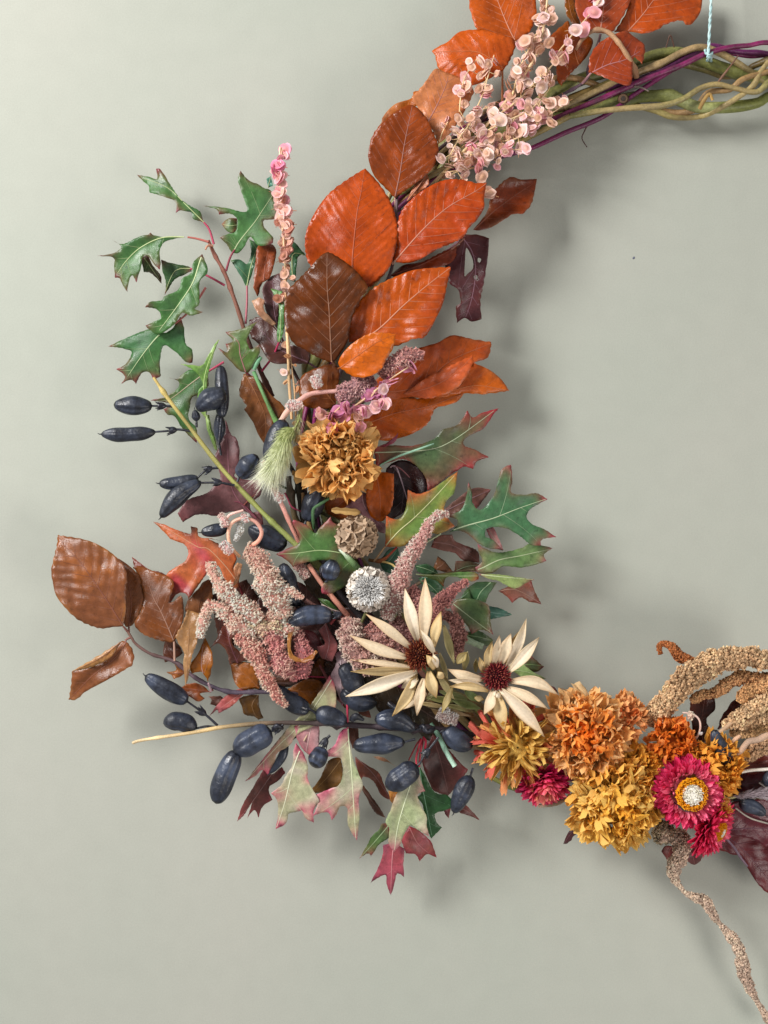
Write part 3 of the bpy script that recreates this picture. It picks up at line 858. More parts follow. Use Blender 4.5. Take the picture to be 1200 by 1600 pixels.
for i_, (q_, m_, d_, c_) in enumerate((('400,950 440,905 495,930 505,1000 470,1055 420,1040', '410,1030 450,980 490,930', 46, ('#4a2a28', '#3a2020', '#5c3834')), ('450,1030 520,1000 570,1060 505,1105 465,1085', '460,1080 510,1050 560,1055', 42, ('#3c2420', '#4a2c20', '#5a3a30')),
                                   ('560,1040 640,1045 710,1100 690,1140 600,1120', '565,1050 640,1080 700,1120', 40, ('#3a2c20', '#2c241c', '#4a3c2c')), ('465,850 520,840 560,900 530,960 480,920', '470,860 510,890 535,950', 52, ('#3a2c20', '#33301c', '#4a3c2c')),
                                   ('330,930 385,905 415,960 390,1010 345,1000', '340,990 370,960 390,915', 48, ('#54302a', '#442420', '#6a4438')), ('500,960 560,950 600,1000 580,1060 520,1030', '510,970 550,1000 580,1050', 50, ('#4a2c2c', '#3a2222', '#5a3834')),
                                   ('640,1090 720,1110 760,1160 700,1170 650,1140', '645,1100 700,1135 750,1160', 42, ('#2f2a20', '#3c2a22', '#4a382c')))):
    leaf(s, 'p', q_, m_, (d_, d_ - 6), c_, '#6a5048', nv=6, wave=4)
branch(s, 'b', '470,1380 600,1330 760,1330 900,1300 1000,1290', [60, 52, 48, 46, 40], [1.6, 2.0, 2.4], '#4a3028', seed=29, nodes=3)

BU = ('#46161e', '#351018', '#5c2430')
s = thing('beech_sprig', 'dark burgundy beech leaves at the lower right edge behind the strawflowers', 'beech sprig', (1130, 1250), 50)
leaf(s, 'S', '700,1300 780,1260 860,1200 960,1190 1100,1220 1210,1270 1330,1400 1330,1640 1200,1560 1130,1490 1060,1375 1040,1335 1000,1335 930,1310 860,1318 790,1330', '760,1270 940,1230 1080,1330 1250,1540', (66, 62), ('#6a1f2a', '#54161f', '#863a24'), '#6c4a58', fold=.1, nv=8, wave=4)
leaf(s, 'S', '900,1180 950,1080 1000,1020 1100,1008 1330,1020 1330,1300 1210,1290 1100,1240 980,1215', '920,1190 1050,1180 1200,1180 1320,1200', (82, 76), ('#6c2434', '#541a26', '#803448'), '#6c4a5c', fold=.12, nv=7, wave=4)
leaf(s, 'S', '990,830 1050,790 1200,742 1330,715 1330,850 1200,845 1100,862 1020,850', '995,830 1150,800 1320,760', (78, 70), ('#88342c', '#702a26', '#94483a'), '#8d5a50', fold=.15, nv=6)
leaf(s, 'S', '980,900 1080,850 1330,845 1330,990 1100,975 1000,985', '985,930 1150,910 1320,915', (60, 56), ('#561a26', '#42141e', '#6a2832'), '#5c3444', nv=6)
leaf(s, 'S', '745,440 800,415 885,405 890,480 840,540 865,620 885,740 830,760 780,700 755,580', '830,760 810,580 830,420', (52, 46), ('#4a2018', '#3a1814', '#6a3c2c'), '#7a5048', nv=6, fold=.15, wave=4)
leaf(s, 'S', '905,600 925,530 960,480 985,440 1015,418 1065,460 1060,500 1000,530 950,570', '910,595 970,520 1040,450', (48, 42), ('#5c1c18', '#4a1614', '#7a342c'), '#7a4a40', nv=6, pleat=3)
leaf(s, 'S', '575,1312 600,1280 640,1285 645,1350 615,1377', '635,1285 612,1325 614,1372', (52, 44), ('#6c2c28', '#5a2420', '#7a3a34'), '#94605c', kind='oak', tipw=4, h=3.5, fold=.1)
leaf(s, 'S', '715,1365 740,1300 820,1328 805,1368 768,1392', '740,1300 760,1345 770,1390', (52, 44), ('#5c2a2c', '#4a2024', '#6c3a3a'), '#94605c', kind='oak', tipw=4, h=3.5, fold=.1)
leaf(s, 'S', '0,1272 20,1220 45,1182 80,1160 112,1170 65,1222 35,1260', '110,1168 50,1205 5,1268', (66, 50), ('#48242a', '#3a1a20', '#5a343a'), '#7a5058', nv=4, h=3, pet=('150,1130 240,1080', 60))
branch(s, 'S', '935,1215 1000,1290 1040,1350 1080,1400', [90, 92, 90, 84], [1.6, 2.0, 1.6], '#77606e', seed=30)
branch(s, 'S', '1010,1060 1100,1120 1240,1160', [100, 98, 90], [1.2, 1.2], '#bfb6a8', seed=31)
branch(s, 'S', '1045,848 1120,836 1240,832', [104, 104, 100], [2.4, 2.6], '#d8d0c4', seed=32, name='bare_stem', knob=.03)
branch(s, 'S', '1148,912 1180,932 1230,970', [100, 100, 96], [1.0, 1.0], '#c8c0b8', seed=33, name='bare_stem')

# ------------------------------------------------------------------ oak sprigs
GR = ('#3c5c33', '#2f4d2e', '#6e3038')
GV = '#b9c08a'
RED = '#9c2c3c'
s = thing('oak_sprig', 'upright sprig of green oak leaves on a red brown twig at upper left', 'oak sprig', (395, 560), 55)
branch(s, '3', '655,620 690,700 745,800 790,920 830,1040 848,1100 880,1190 930,1310 980,1420 1010,1480', [66, 66, 66, 66, 64, 62, 58, 52, 46, 40], [2.4, 3.2, 3.6, 4.0], ['#7a4a3c', '#6a4638', '#543028'], seed=41, nodes=8)
leaf(s, '3', '260,258 320,268 372,280 366,225 380,222 402,242 450,320 500,390 560,432 608,460 630,520 600,512 570,500 562,468 540,460 500,455 475,468 480,430 465,400 400,375 330,355 325,320 290,288', '630,520 540,432 430,330 300,278', (66, 54), GR, GV, 'oak', fold=.35, wave=2, tipw=9, pet=('660,560 685,640', 66), petc='#a43a54')
leaf(s, '3', '40,705 125,692 175,655 122,616 182,640 270,600 328,585 332,568 348,588 400,600 470,596 530,600 440,618 402,640 385,690 392,740 386,782 350,745 320,705 292,712 285,760 258,852 235,812 215,850 208,905 185,870 165,830 140,825 135,760 130,715', '540,602 400,605 280,660 200,735 155,800', (76, 72), GR, '#c8d09a', 'oak', fold=.2, tipw=9, pet=('590,610 655,628', 68), petc='#b86a60')
leaf(s, '3', '832,235 855,265 880,290 930,310 960,330 1000,345 1015,390 1030,440 1055,490 1000,505 960,510 965,550 1010,600 1010,635 960,650 920,640 890,600 870,620 850,660 812,692 780,680 755,640 716,605 760,585 800,575 815,540 810,495 770,472 714,478 702,450 624,428 750,440 830,460 870,455 855,400 830,330 818,280', '800,670 830,620 910,520 950,460 1010,370', (74, 78), ('#3f6038', '#365636', '#6e3038'), '#a9b488', 'oak', fold=.1, tipw=9, pet=('775,715 752,790', 66), petc='#7d2c3c')
leaf(s, '3', '728,530 762,500 815,498 812,570 770,578', '812,535 770,540 732,530', (60, 56), ('#3f6038', '#365636', '#7a4038'), GV, 'oak', h=3, tipw=6)
leaf(s, '3', '395,725 450,745 550,765 562,790 520,810 470,835 440,880 415,922 420,850 400,780', '555,775 470,790 415,910', (60, 56), ('#335030', '#2c442a', '#6a3434'), GV, 'oak', h=3.5, tipw=8, pet=('650,815 745,868', 64), petc='#a43a54')
leaf(s, '3', '280,715 320,700 350,760 392,812 397,858 340,802 300,795', '300,715 345,780 394,850', (60, 52), ('#2f4a2c', '#284026', '#6a3434'), GV, 'oak', h=3, tipw=6)
leaf(s, '3', '622,695 652,790 610,840 605,900 605,970 580,998 628,1014 560,1035 510,1020 470,1080 385,1137 330,1112 308,1090 370,1060 395,1040 370,1000 306,988 330,960 400,950 410,930 490,890 510,830 560,800 572,740', '640,670 610,730 570,850 500,960 385,1115', (80, 84), GR, '#cdd6a4', 'oak', fold=.22, tipw=9, pet=('650,650 680,650', 68), petc='#c08a70')
leaf(s, '3', '102,1205 220,1150 330,1110 400,1130 450,1110 500,1040 520,1100 530,1190 566,1224 568,1295 530,1290 480,1240 410,1200 388,1290 393,1368 355,1390 330,1350 290,1350 255,1412 230,1388 174,1410 195,1370 148,1330 200,1300 232,1240 200,1220 150,1210', '470,1080 385,1140 300,1240 210,1370', (74, 66), ('#3a5c34', '#33543a', '#7a3038'), '#b6c494', 'oak', fold=-.1, tipw=10, pet=('560,1000 640,880', 66), petc='#a45a54')
leaf(s, '3', '748,1125 830,1110 935,1062 900,1100 868,1160 870,1190 890,1220 935,1193 938,1240 900,1310 870,1350 830,1340 790,1300 750,1260 706,1212 757,1235 750,1190 790,1175', '860,1345 830,1250 820,1180 760,1130', (84, 84), ('#4a5c2f', '#3f4f2a', '#6e3038'), '#a0606c', 'oak', fold=.2, tipw=8, pet=('900,1380', 60), petc='#8d3a4c')
leaf(s, '3', '880,612 942,645 925,700 900,790 868,885 835,820 778,730 830,725 868,750 890,690', '868,870 890,760 925,655', (58, 54), ('#3f6048', '#37564a', '#4a5c3c'), GV, 'oak', h=3.5, tipw=6, pet=('868,960 860,1080', 60), petc='#a45a64')
leaf(s, '3', '1000,885 1060,900 1075,1000 1070,1120 1045,1185 1032,1150 1045,1000 1020,930', '1045,1180 1055,1040 1030,900', (90, 86), ('#48683c', '#3f5c4c', '#4a6c2c'), GV, 'oak', h=3.5, tipw=6, pet=('1010,1260 950,1340', 60), petc='#a42c50')
leaf(s, '3', '1100,600 1140,640 1195,705 1150,712 1135,850 1108,840 1100,700', '1120,840 1120,700 1180,700', (58, 54), ('#33513c', '#2f4a3c', '#3c5c34'), GV, 'oak', h=3.5, tipw=6)
leaf(s, '3', '975,280 1000,265 1010,320 985,330', '985,328 990,300 1000,268', (66, 64), ('#48706c', '#3c605c', '#48706c'), GV, 'oak', h=3)
leaf(s, '6', '438,106 480,112 545,65 600,70 650,90 655,150 610,200 565,215 553,270 545,330 590,388 592,466 550,430 500,370 470,320 430,310 408,280 450,250 336,232 420,205 480,170 494,130', '640,80 570,130 480,200 420,240', (58, 48), ('#3a5c30', '#304e2c', '#6e3038'), '#b9a08a', 'oak', fold=.1, tipw=8, pet=('740,20', 54), petc='#a43a54')
leaf(s, '6', '502,30 560,36 620,38 650,-10 690,-80 715,-105 690,-40 660,60 648,150 650,260 640,330 600,270 600,180 625,140 580,70', '640,320 630,150 650,40 700,-80', (76, 84), ('#6a8a44', '#5a7a3c', '#94a868'), '#a8bc78', 'oak', fold=.2, tipw=5, h=3.5)
leaf(s, '6', '640,310 660,312 672,380 692,440 705,508 690,500 665,440 645,380', '650,315 668,400 702,500', (70, 66), ('#6a8a44', '#5a7a3c', '#94a868'), '#a8bc78', 'oak', h=2.5, veins=False)
branch(s, '6', '905,72 925,120 960,200 1000,290 1032,352', [84, 84, 84, 80, 76], [3.4, 2.6, 3.0, 4.4], ['#5c8a5c', '#7aa468', '#6a9450'], 'green_stem', seed=42, knob=.03)
branch(s, '3', '905,1330 920,1300 945,1262', [84, 86, 86], [3.6, 2.8], ['#6c9c78', '#5c8a68'], 'green_stem', seed=43, knob=.03)

OO = ('#a0502c', '#8d3a2c', '#6a3424')
s = thing('oak_sprig', 'mottled orange and red oak leaf pointing left beside the copper beech twig', 'oak sprig', (372, 920), 50)
L1 = np.concatenate([Z('B', '718,140 790,160 860,190 950,215 952,168 995,180 1005,235 1080,245 1145,262'), Z('b', '120,285 210,330 300,385 322,430 300,500 330,555 345,640 290,640 240,590 190,480 130,520'), Z('B', '1060,455 940,625 920,590 870,590 820,652 800,590 800,475 850,430 912,390 938,340 920,290 880,268 828,250 800,220')])
leaf(s, 'p', L1, np.concatenate([Z('b', '330,600 240,480 120,360'), Z('B', '1000,300 880,230 725,145')]), (74, 60), ('#a8552c', '#9c3038', '#6a3a26'), '#c09070', 'oak', fold=.12, tipw=12, wave=4, pet=('380,930', 50), petc='#8d3038', mott=1.0)
leaf(s, 'b', '300,500 330,455 362,470 350,540 330,600 290,632 310,570', '290,630 330,550 345,470', (90, 96), ('#a86a4c', '#94543c', '#b88a68'), '#c09070', 'oak', h=3, fold=.2, veins=False)
leaf(s, 'B', '585,360 620,385 690,440 760,455 840,500 845,560 800,520 720,480 640,430 600,430', '840,520 720,460 590,365', (64, 56), ('#6a3024', '#54241c', '#7a3c2c'), '#94605c', 'oak', h=3, tipw=6)

s = thing('oak_sprig', 'dull purple oak leaf behind the slanting pod stem on the left', 'oak sprig', (400, 800), 45)
leaf(s, '6', '485,855 540,780 640,745 690,700 722,650 692,570 690,540 730,450 750,338 780,420 806,436 826,500 820,600 800,650 870,670 945,668 945,750 885,800 902,850 950,828 958,925 900,885 870,850 780,845 700,870 640,860 580,865 532,893 514,904', '920,880 850,820 780,700 760,500 752,360', (52, 46), ('#6c4448', '#5a343a', '#6c3a3c'), '#94606c', 'oak', fold=.1, tipw=10, wave=4)
branch(s, '6', '920,880 850,810 790,790 650,820', [58, 56, 54, 50], [1.2, 1.0, .6], '#7a3a48', seed=44)
branch(s, '6', '850,810 890,770 930,740', [56, 58, 56], [1.2, 1.0, .9], '#8a4a40', seed=45)

s = thing('oak_sprig', 'dark green oak leaf with red lobes just under the orange beech pair', 'oak sprig', (585, 705), 60)
leaf(s, '5', '480,470 500,463 560,458 640,460 720,435 760,395 820,375 862,316 884,345 925,325 990,307 965,338 930,388 890,410 850,435 850,460 890,475 950,507 900,525 885,556 850,545 820,562 790,580 740,620 700,645 690,590 650,540 600,515 540,530 490,545', '480,488 690,478 800,440 970,318', (88, 72), ('#3f5038', '#4a4a34', '#8d2c34'), '#b4bc9c', 'oak', fold=.08, tipw=24, wave=4, edge=.7, pet=('430,500', 60))
branch(s, '5', '725,452 640,482 560,512 505,540', [92, 94, 94, 90], [1.2, 1.7, 1.2], '#7fa48c', 'green_stem', seed=46, knob=.02)

s = thing('oak_sprig', 'green oak leaf flushed orange and red behind the tip of the pale pink tassel', 'oak sprig', (600, 850), 70)
leaf(s, 'R', '365,282 368,210 370,138 425,155 460,110 472,15 520,35 580,15 640,-25 705,-70 690,25 650,75 645,130 692,186 620,222 560,215 500,240 450,280', '365,282 430,210 500,150 580,70 690,-50', (104, 100), ('#5c7038', '#7a6a38', '#b0542c'), '#d4d09c', 'oak', fold=.08, tipw=18, edge=.8, pet=('330,330 315,350', 90), petc='#c0a07a', mott=1.0)
branch(s, 'R', '290,345 340,350 375,330 420,285', [84, 92, 94, 96], [3.0, 2.2, 1.4], ['#7a6030', '#a8643c', '#b83a38'], seed=47, nodes=2)
branch(s, 'R', '340,350 390,362 415,380', [92, 100, 102], [1.6, 1.4], '#c8b070', seed=48)

s = thing('oak_sprig', 'fan of green oak leaves with red tips spreading right of the cream flowers', 'oak sprig', (640, 930), 60)
leaf(s, 'R', '620,225 680,206 705,160 655,140 720,110 745,50 755,-22 770,20 778,85 818,108 875,39 910,-76 956,-102 962,-30 956,27 1013,39 1076,32 1126,60 1045,108 1030,150 1060,180 1110,200 1168,237 1102,248 1095,276 1050,275 1000,235 940,200 880,190 840,200 835,235 870,250 908,290 860,292 800,265 750,222 700,208', '625,222 760,180 870,150 1000,100 1118,60', (92, 92), ('#3a5a42', '#33513c', '#8d3c44'), '#bcc8a4', 'oak', fold=.1, tipw=11, pet=('560,260', 70))
leaf(s, 'R', '798,268 830,290 900,310 1000,290 1050,268 1152,289 1110,320 1122,350 1060,370 1000,380 920,375 880,400 840,410 800,402 788,380 820,350 805,310', '700,400 800,390 900,345 1000,325 1148,292', (84, 74), ('#5c6c48', '#4c603c', '#94485a'), '#b4bc98', 'oak', fold=.1, tipw=10)
leaf(s, 'R', '510,412 600,412 700,402 790,405 805,435 770,445 700,425 650,430 640,470 600,440', '510,412 640,420 800,420', (96, 90), ('#5c7848', '#4c683c', '#94402c'), '#c4d0a4', 'oak', fold=.15, tipw=10, h=3.5)
leaf(s, 'R', '800,410 900,413 1000,428 1065,436 1030,452 980,478 950,472 900,445 850,432', '800,412 920,425 1060,437', (90, 80), ('#7a8a54', '#66784c', '#94485a'), '#c4d0a4', 'oak', fold=.2, tipw=10, h=3.5)
leaf(s, 'R', '895,490 960,462 1005,448 1052,440 1062,480 1098,552 1040,540 1000,520 962,546 930,512', '900,490 980,485 1090,545', (64, 52), ('#7a4c3c', '#66402f', '#7a3a34'), '#b08a78', 'oak', tipw=10)
leaf(s, 'R', '745,480 800,448 890,450 850,510 832,560 800,552 778,582 768,530', '860,450 810,500 780,575', (74, 68), ('#3a5a40', '#304e38', '#4a4c34'), '#a4bc94', 'oak', tipw=8, h=3.5)
leaf(s, 'R', '668,565 700,530 780,528 850,560 860,640 872,695 820,672 770,692 748,650 700,610', '672,540 760,610 865,688', (84, 78), ('#4c6040', '#40543a', '#8d4850'), '#bcc8a4', 'oak', tipw=12, pet=('600,510', 70))
leaf(s, 'R', '790,570 830,560 900,570 962,602 900,615 850,622 820,600', '795,572 870,592 955,602', (54, 46), ('#3c5a58', '#304a4a', '#4a6a64'), '#7a9a90', 'oak', tipw=6, h=3.5)
leaf(s, 'R', '505,370 560,365 600,385 615,412 560,412 520,400', '505,372 560,388 612,410', (76, 70), ('#2f4a34', '#2a402e', '#3a5a3c'), '#a4bc94', 'oak', h=3.5)
leaf(s, 'R', '520,430 580,425 640,470 625,515 560,480', '520,432 570,460 622,510', (70, 66), ('#2f4a38', '#2a4034', '#3a5a44'), '#a4bc94', 'oak', h=3.5)
leaf(s, 'R', '580,285 600,230 680,225 700,260 795,300 808,357 740,352 690,312 640,302', '590,260 690,280 800,350', (66, 58), ('#6a443c', '#543430', '#7a4440'), '#94706c', 'oak', tipw=8)
leaf(s, 'R', '635,115 700,60 780,8 862,15 830,60 792,108 770,75 720,115 665,138', '640,120 740,70 855,18', (58, 50), ('#7a544c', '#68423c', '#8d4a4c'), '#a8848c', 'oak', tipw=8)
leaf(s, 'R', '690,395 695,350 760,350 805,365 800,400 740,405', '700,395 750,375 800,370', (68, 64), ('#4c5038', '#543c30', '#6a4438'), '#94a07c', 'oak', h=3.5)
leaf(s, 'R', '590,385 612,328 645,350 685,402 640,400', '600,390 630,370 645,352', (72, 66), ('#6a4028', '#543420', '#7a5034'), '#94705c', 'oak', h=3.5)
leaf(s, 'R', '838,200 872,190 905,260 920,300 880,290 860,250', '850,200 880,250 915,295', (80, 78), ('#a08078', '#8d645c', '#a86a70'), '#b8a098', 'oak', h=3.5)
leaf(s, 'R', '640,560 700,545 740,490 760,480 770,530 720,530 680,565', '645,560 720,525 765,485', (78, 76), ('#33513c', '#2c4634', '#4a5c3c'), '#94b08c', 'oak', h=3.5)
leaf(s, 'R', '725,690 800,675 872,720 850,745 790,735 740,725', '725,695 800,705 868,722', (62, 58), ('#2f4a2c', '#284026', '#4a4c2c'), '#8da478', 'oak', h=3.5)
leaf(s, 'R', '700,640 750,700 830,740 820,765 760,740 720,720', '705,650 760,715 825,755', (70, 70), ('#8da48c', '#7a9478', '#94a890'), '#b4c4a4', 'oak', h=3.5, veins=False)
leaf(s, 'R', '1000,830 1045,788 1100,838 1112,842 1080,868 1030,860', '1005,835 1050,835 1108,842', (64, 58), ('#33481f', '#2c3f1c', '#6a3434'), '#7a945c', 'oak', h=3.5, tipw=7)
leaf(s, 'R', '960,860 1010,830 1060,870 1120,900 1060,905 1000,890', '962,862 1030,870 1115,898', (84, 80), ('#66784c', '#587044', '#8a9a68'), '#a4b484', 'oak', h=3.5, veins=False)
leaf(s, 'R', '1085,915 1140,935 1165,945 1180,985 1130,960', '1090,920 1140,945 1178,982', (80, 78), ('#543034', '#48282c', '#7a4448'), '#8d6068', 'oak', h=3.5, veins=False)
branch(s, 'R', '400,560 500,470 600,420 700,400 780,390', [50, 66, 76, 80, 82], [3, 2.4, 1.6], ['#5a4434', '#6a5a40'], seed=49, nodes=3)

s = thing('oak_sprig', 'dark green oak leaf lying in the centre under the brown papery seed head', 'oak sprig', (560, 890), 80)
leaf(s, 'C', '155,1130 260,1080 330,1050 340,1010 320,960 285,880 290,860 350,880 420,920 460,968 500,920 585,838 600,880 690,930 685,1010 690,1080 740,1150 800,1230 790,1290 720,1360 660,1400 580,1440 520,1440 510,1390 560,1330 650,1260 600,1190 520,1175 440,1185 370,1200 290,1230 230,1170', '795,1240 720,1150 660,1120 500,1100 330,1120 170,1130', (108, 112), ('#3f5a30', '#4a4a2c', '#8d3444'), '#b0c08c', 'oak', fold=.08, tipw=16, edge=.6, mott=1.0)
leaf(s, 'C', '510,1400 545,1350 610,1330 650,1345 640,1390 590,1430 540,1440', '640,1350 580,1390 515,1405', (104, 100), ('#a8642c', '#8d4424', '#7a5a2c'), '#c09060', 'oak', h=3)
leaf(s, 'C', '480,1470 560,1490 640,1560 650,1620 560,1560', '485,1475 560,1530 645,1610', (84, 80), ('#3f5a30', '#334a2a', '#4a6034'), '#8da470', 'oak', h=3.5)
leaf(s, 'C', '960,1190 1040,1090 1110,1080 1120,1180 1060,1280 1000,1260', '970,1200 1040,1180 1100,1100', (78, 76), ('#33504a', '#2c443e', '#3c5c50'), '#7a9a8c', 'oak', h=3.5)
branch(s, 'C', '655,1090 700,1130 760,1200 800,1245', [116, 120, 118, 110], [2.6, 4.2, 4.8, 4.8], ['#d8e0d0', '#7a9a64', '#587a48'], 'green_stem', seed=50, knob=.03)

PG = ('#9aa47c', '#a89a84', '#b04a5c')
s = thing('oak_sprig', 'drooping pale green oak leaves edged in pink at the bottom left', 'oak sprig', (520, 1090), 60)
leaf(s, 'p', '383,1221 398,1213 410,1203 419,1212 429,1193 433,1177 452,1165 466,1146 500,1130 523,1110 524,1075 515,1055 505,1072 480,1108 454,1133 433,1158 410,1187 396,1205', '518,1062 480,1120 430,1170 386,1218', (92, 78), ('#a0a07c', '#b08484', '#a8485c'), '#d8d4b8', 'oak', fold=.15, tipw=16, edge=1.0, ew=9, h=3.5)
leaf(s, 'H', '210,270 250,330 270,390 270,460 300,520 328,572 300,620 302,685 255,660 240,625 205,630 170,640 155,690 102,718 115,640 110,570 78,530 130,490 150,450 190,380 195,310', '250,260 195,400 150,580 108,708', (92, 84), ('#98987c', '#b4a49c', '#ac5468'), '#e0e0c4', 'oak', fold=.15, tipw=15, edge=1.1, ew=9, pet=('290,180', 86), petc='#b89a80')
leaf(s, 'H', '478,190 500,330 530,420 557,490 535,560 540,650 526,778 480,700 475,610 440,600 420,640 396,672 370,630 298,648 320,590 310,540 380,510 430,490 450,440 450,370 430,345 370,340 370,310 410,280 440,210', '478,190 490,330 500,460 520,765', (96, 86), ('#929c78', '#a8a090', '#b0486a'), '#e0e4c0', 'oak', fold=.12, tipw=18, edge=1.1, ew=9, pet=('476,90 472,20 478,-80', 90), petc='#b0304c')
leaf(s, 'H', '200,180 320,120 330,200 325,290 290,340 250,310 215,250', '300,120 280,220 260,320', (82, 88), ('#b07a80', '#a0868c', '#b04c60'), '#d8c0b8', 'oak', tipw=8, h=3.5, fold=.15)
leaf(s, 'q', '730,1088 770,970 830,870 905,742 960,770 1030,720 1054,760 1000,820 950,850 945,890 968,940 900,990 875,1062 845,1010 798,1066 830,960 780,1040', '985,740 900,860 800,1000 735,1080', (58, 46), ('#6a3a34', '#54302a', '#8d3a44'), '#94706c', 'oak', tipw=10)
leaf(s, 'H', '285,515 330,460 380,360 440,345 455,430 445,490 370,525 310,530', '440,360 380,440 300,520', (60, 54), ('#6c4a20', '#54381c', '#7a5024'), '#8d6a3c', 'oak', tipw=6)
leaf(s, 'b', '980,1335 1000,1270 1040,1180 1035,1120 1075,1090 1110,1150 1130,1220 1100,1300 1125,1400 1082,1495 1050,1400 1020,1330', '1080,1110 1070,1250 1082,1480', (84, 80), ('#b098a0', '#a08490', '#b06a84'), '#d8c4c8', 'oak', tipw=9, fold=.15)
leaf(s, 'b', '780,1569 840,1500 1000,1350 1030,1340 1040,1480 1000,1560 900,1600', '1020,1345 930,1470 800,1565', (76, 72), ('#a8a88c', '#b4a098', '#b07080'), '#e0dcc8', 'oak', tipw=9)
leaf(s, 'b', '120,1570 210,1450 300,1382 425,1352 340,1440 290,1490 240,1520 190,1545 180,1520', '420,1356 300,1440 130,1562', (62, 54), ('#9c4848', '#8d4c40', '#a86068'), '#c08a84', 'oak', tipw=8)
leaf(s, 'q', '740,265 790,245 875,238 880,320 906,392 870,407 850,385 780,370 760,310', '870,240 830,310 865,400', (54, 48), ('#5c3c18', '#4a3014', '#6c4a24'), '#94704c', 'oak', tipw=6)
leaf(s, 'q', '538,250 620,248 640,270 600,312 550,300 560,275', '635,255 590,275 545,255', (52, 46), ('#6c4034', '#5a3028', '#7a4c40'), '#94706c', 'oak', h=3)
leaf(s, 'b', '910,945 965,895 1000,960 1050,1060 1010,1170 930,1140 900,1060 960,1040', '960,900 990,1030 960,1150', (94, 88), ('#7a3c3c', '#6a3034', '#9c6064'), '#b08a8c', 'oak', tipw=8)
leaf(s, 'b', '800,940 880,960 960,1060 940,1100 860,1060 820,1000', '810,950 880,1010 950,1090', (84, 78), ('#5c2028', '#4a1a20', '#6c2c34'), '#7a4a50', 'oak', tipw=6, h=3.5)
branch(s, 'b', '770,1278 860,1280 940,1283 1000,1285', [60, 66, 70, 70], [.9, .9], '#a8284c', 'red_stalk', seed=51)
branch(s, 'p', '500,1040 512,1062 520,1085 540,1100', [60, 84, 80, 50], [2, 2.4], '#7a4040', seed=52)

s = thing('oak_sprig', 'hanging oak leaves turning from pale green to crimson at the lowest tip of the wreath', 'oak sprig', (655, 1150), 55)
leaf(s, 'H', '835,385 868,490 882,520 842,540 860,600 888,650 890,700 902,758 840,720 800,700 770,750 750,800 720,838 690,790 695,720 675,680 700,620 730,540 780,470', '838,390 790,530 740,700 722,825', (98, 82), ('#929e78', '#a8a894', '#b07078'), '#e4e8c8', 'oak', fold=.12, tipw=14, edge=.9, ew=8, pet=('835,340 860,250', 80), petc='#a82c3c')
leaf(s, 'H', '848,385 880,440 930,525 1000,545 1045,602 980,622 932,640 945,690 970,710 930,750 912,768 880,690 870,600 838,550 862,520', '850,395 870,520 890,620 915,750', (76, 66), ('#2a4a2c', '#234028', '#2f5030'), '#7aa484', 'oak', fold=.08, tipw=6, edge=.2, pet=('855,330 870,250', 74), petc='#a82c3c')
leaf(s, 'H', '658,690 695,690 700,760 660,785 640,800 600,858 580,845 538,872 580,800 600,760 640,720', '700,690 640,760 545,865', (74, 60), ('#4c6038', '#445438', '#8d3c44'), '#a4b48c', 'oak', tipw=10)
leaf(s, 'H', '662,800 720,795 775,820 768,900 772,968 735,950 720,1010 702,1064 682,1010 675,958 640,970 597,998 640,910 660,850', '725,780 710,860 702,1055', (74, 54), ('#a04858', '#8d3c44', '#6c2c44'), '#c88a8c', 'oak', fold=.1, tipw=8, mott=1.0)
leaf(s, 'H', '758,765 800,703 840,720 890,760 915,790 942,868 890,850 852,887 830,850 780,845 765,800', '800,710 840,790 900,845', (66, 52), ('#94444c', '#7a5040', '#8d1c30'), '#c0807c', 'oak', fold=.1, tipw=12, mott=1.0)
leaf(s, 'H', '865,350 920,225 1000,300 1062,370 1105,410 1040,500 1000,545 930,520 900,470', '920,230 960,360 1000,520', (54, 44), ('#54302c', '#442624', '#7a2c30'), '#7a5450', 'oak', tipw=12)
leaf(s, 'H', '1040,600 1085,590 1130,630 1168,674 1110,648 1060,632', '1050,605 1100,625 1160,670', (56, 44), ('#6a3a34', '#54302a', '#7a3434'), '#8d605c', 'oak', h=3, tipw=6)
leaf(s, 'H', '970,590 1015,600 1005,662 985,640', '990,595 998,630 1004,658', (52, 44), ('#6a2c34', '#54242a', '#7a3434'), '#8d605c', 'oak', h=3, tipw=5)
leaf(s, 'H', '515,340 570,380 640,425 672,500 708,568 655,545 612,470 560,445 548,480 530,420', '520,345 610,430 700,560', (60, 48), ('#6a3c2c', '#7a3c34', '#945048'), '#94706c', 'oak', h=3.5, tipw=8)
leaf(s, 'H', '540,500 560,490 600,545 640,600 675,658 620,632 565,535', '548,500 610,580 670,652', (58, 48), ('#543428', '#442a20', '#6c4838'), '#7a5c50', 'oak', h=3, tipw=5)
leaf(s, 'H', '610,340 660,345 725,390 690,370 650,362', '612,342 660,354 720,388', (62, 60), ('#a8785c', '#945c44', '#b08a68'), '#94705c', 'oak', h=2.5, veins=False)
leaf(s, 'H', '690,520 740,500 740,560 715,590 700,570', '735,510 715,550 712,585', (70, 66), ('#a05c24', '#8d4a1c', '#b07a3c'), '#94705c', 'oak', h=3)
leaf(s, 'H', '430,-10 480,20 570,60 600,140 540,120 500,60 480,100 440,60', '450,0 510,70 590,130', (54, 50), ('#6a3820', '#54201c', '#7a3a2c'), '#7a5040', 'oak', h=3.5)
leaf(s, 'H', '480,180 530,190 535,260 505,300 490,260', '500,185 515,240 506,295', (60, 58), ('#543028', '#442420', '#6a3a2c'), '#7a5040', 'oak', h=3.5)
branch(s, 'H', '860,245 835,280 815,320 795,360', [80, 78, 74, 70], [1.2, 1.0], '#8d1c2c', 'red_stalk', seed=53)
branch(s, 'H', '870,240 884,260 880,300', [80, 82, 78], [2.0, 1.5], '#a8243c', 'red_stalk', seed=54)
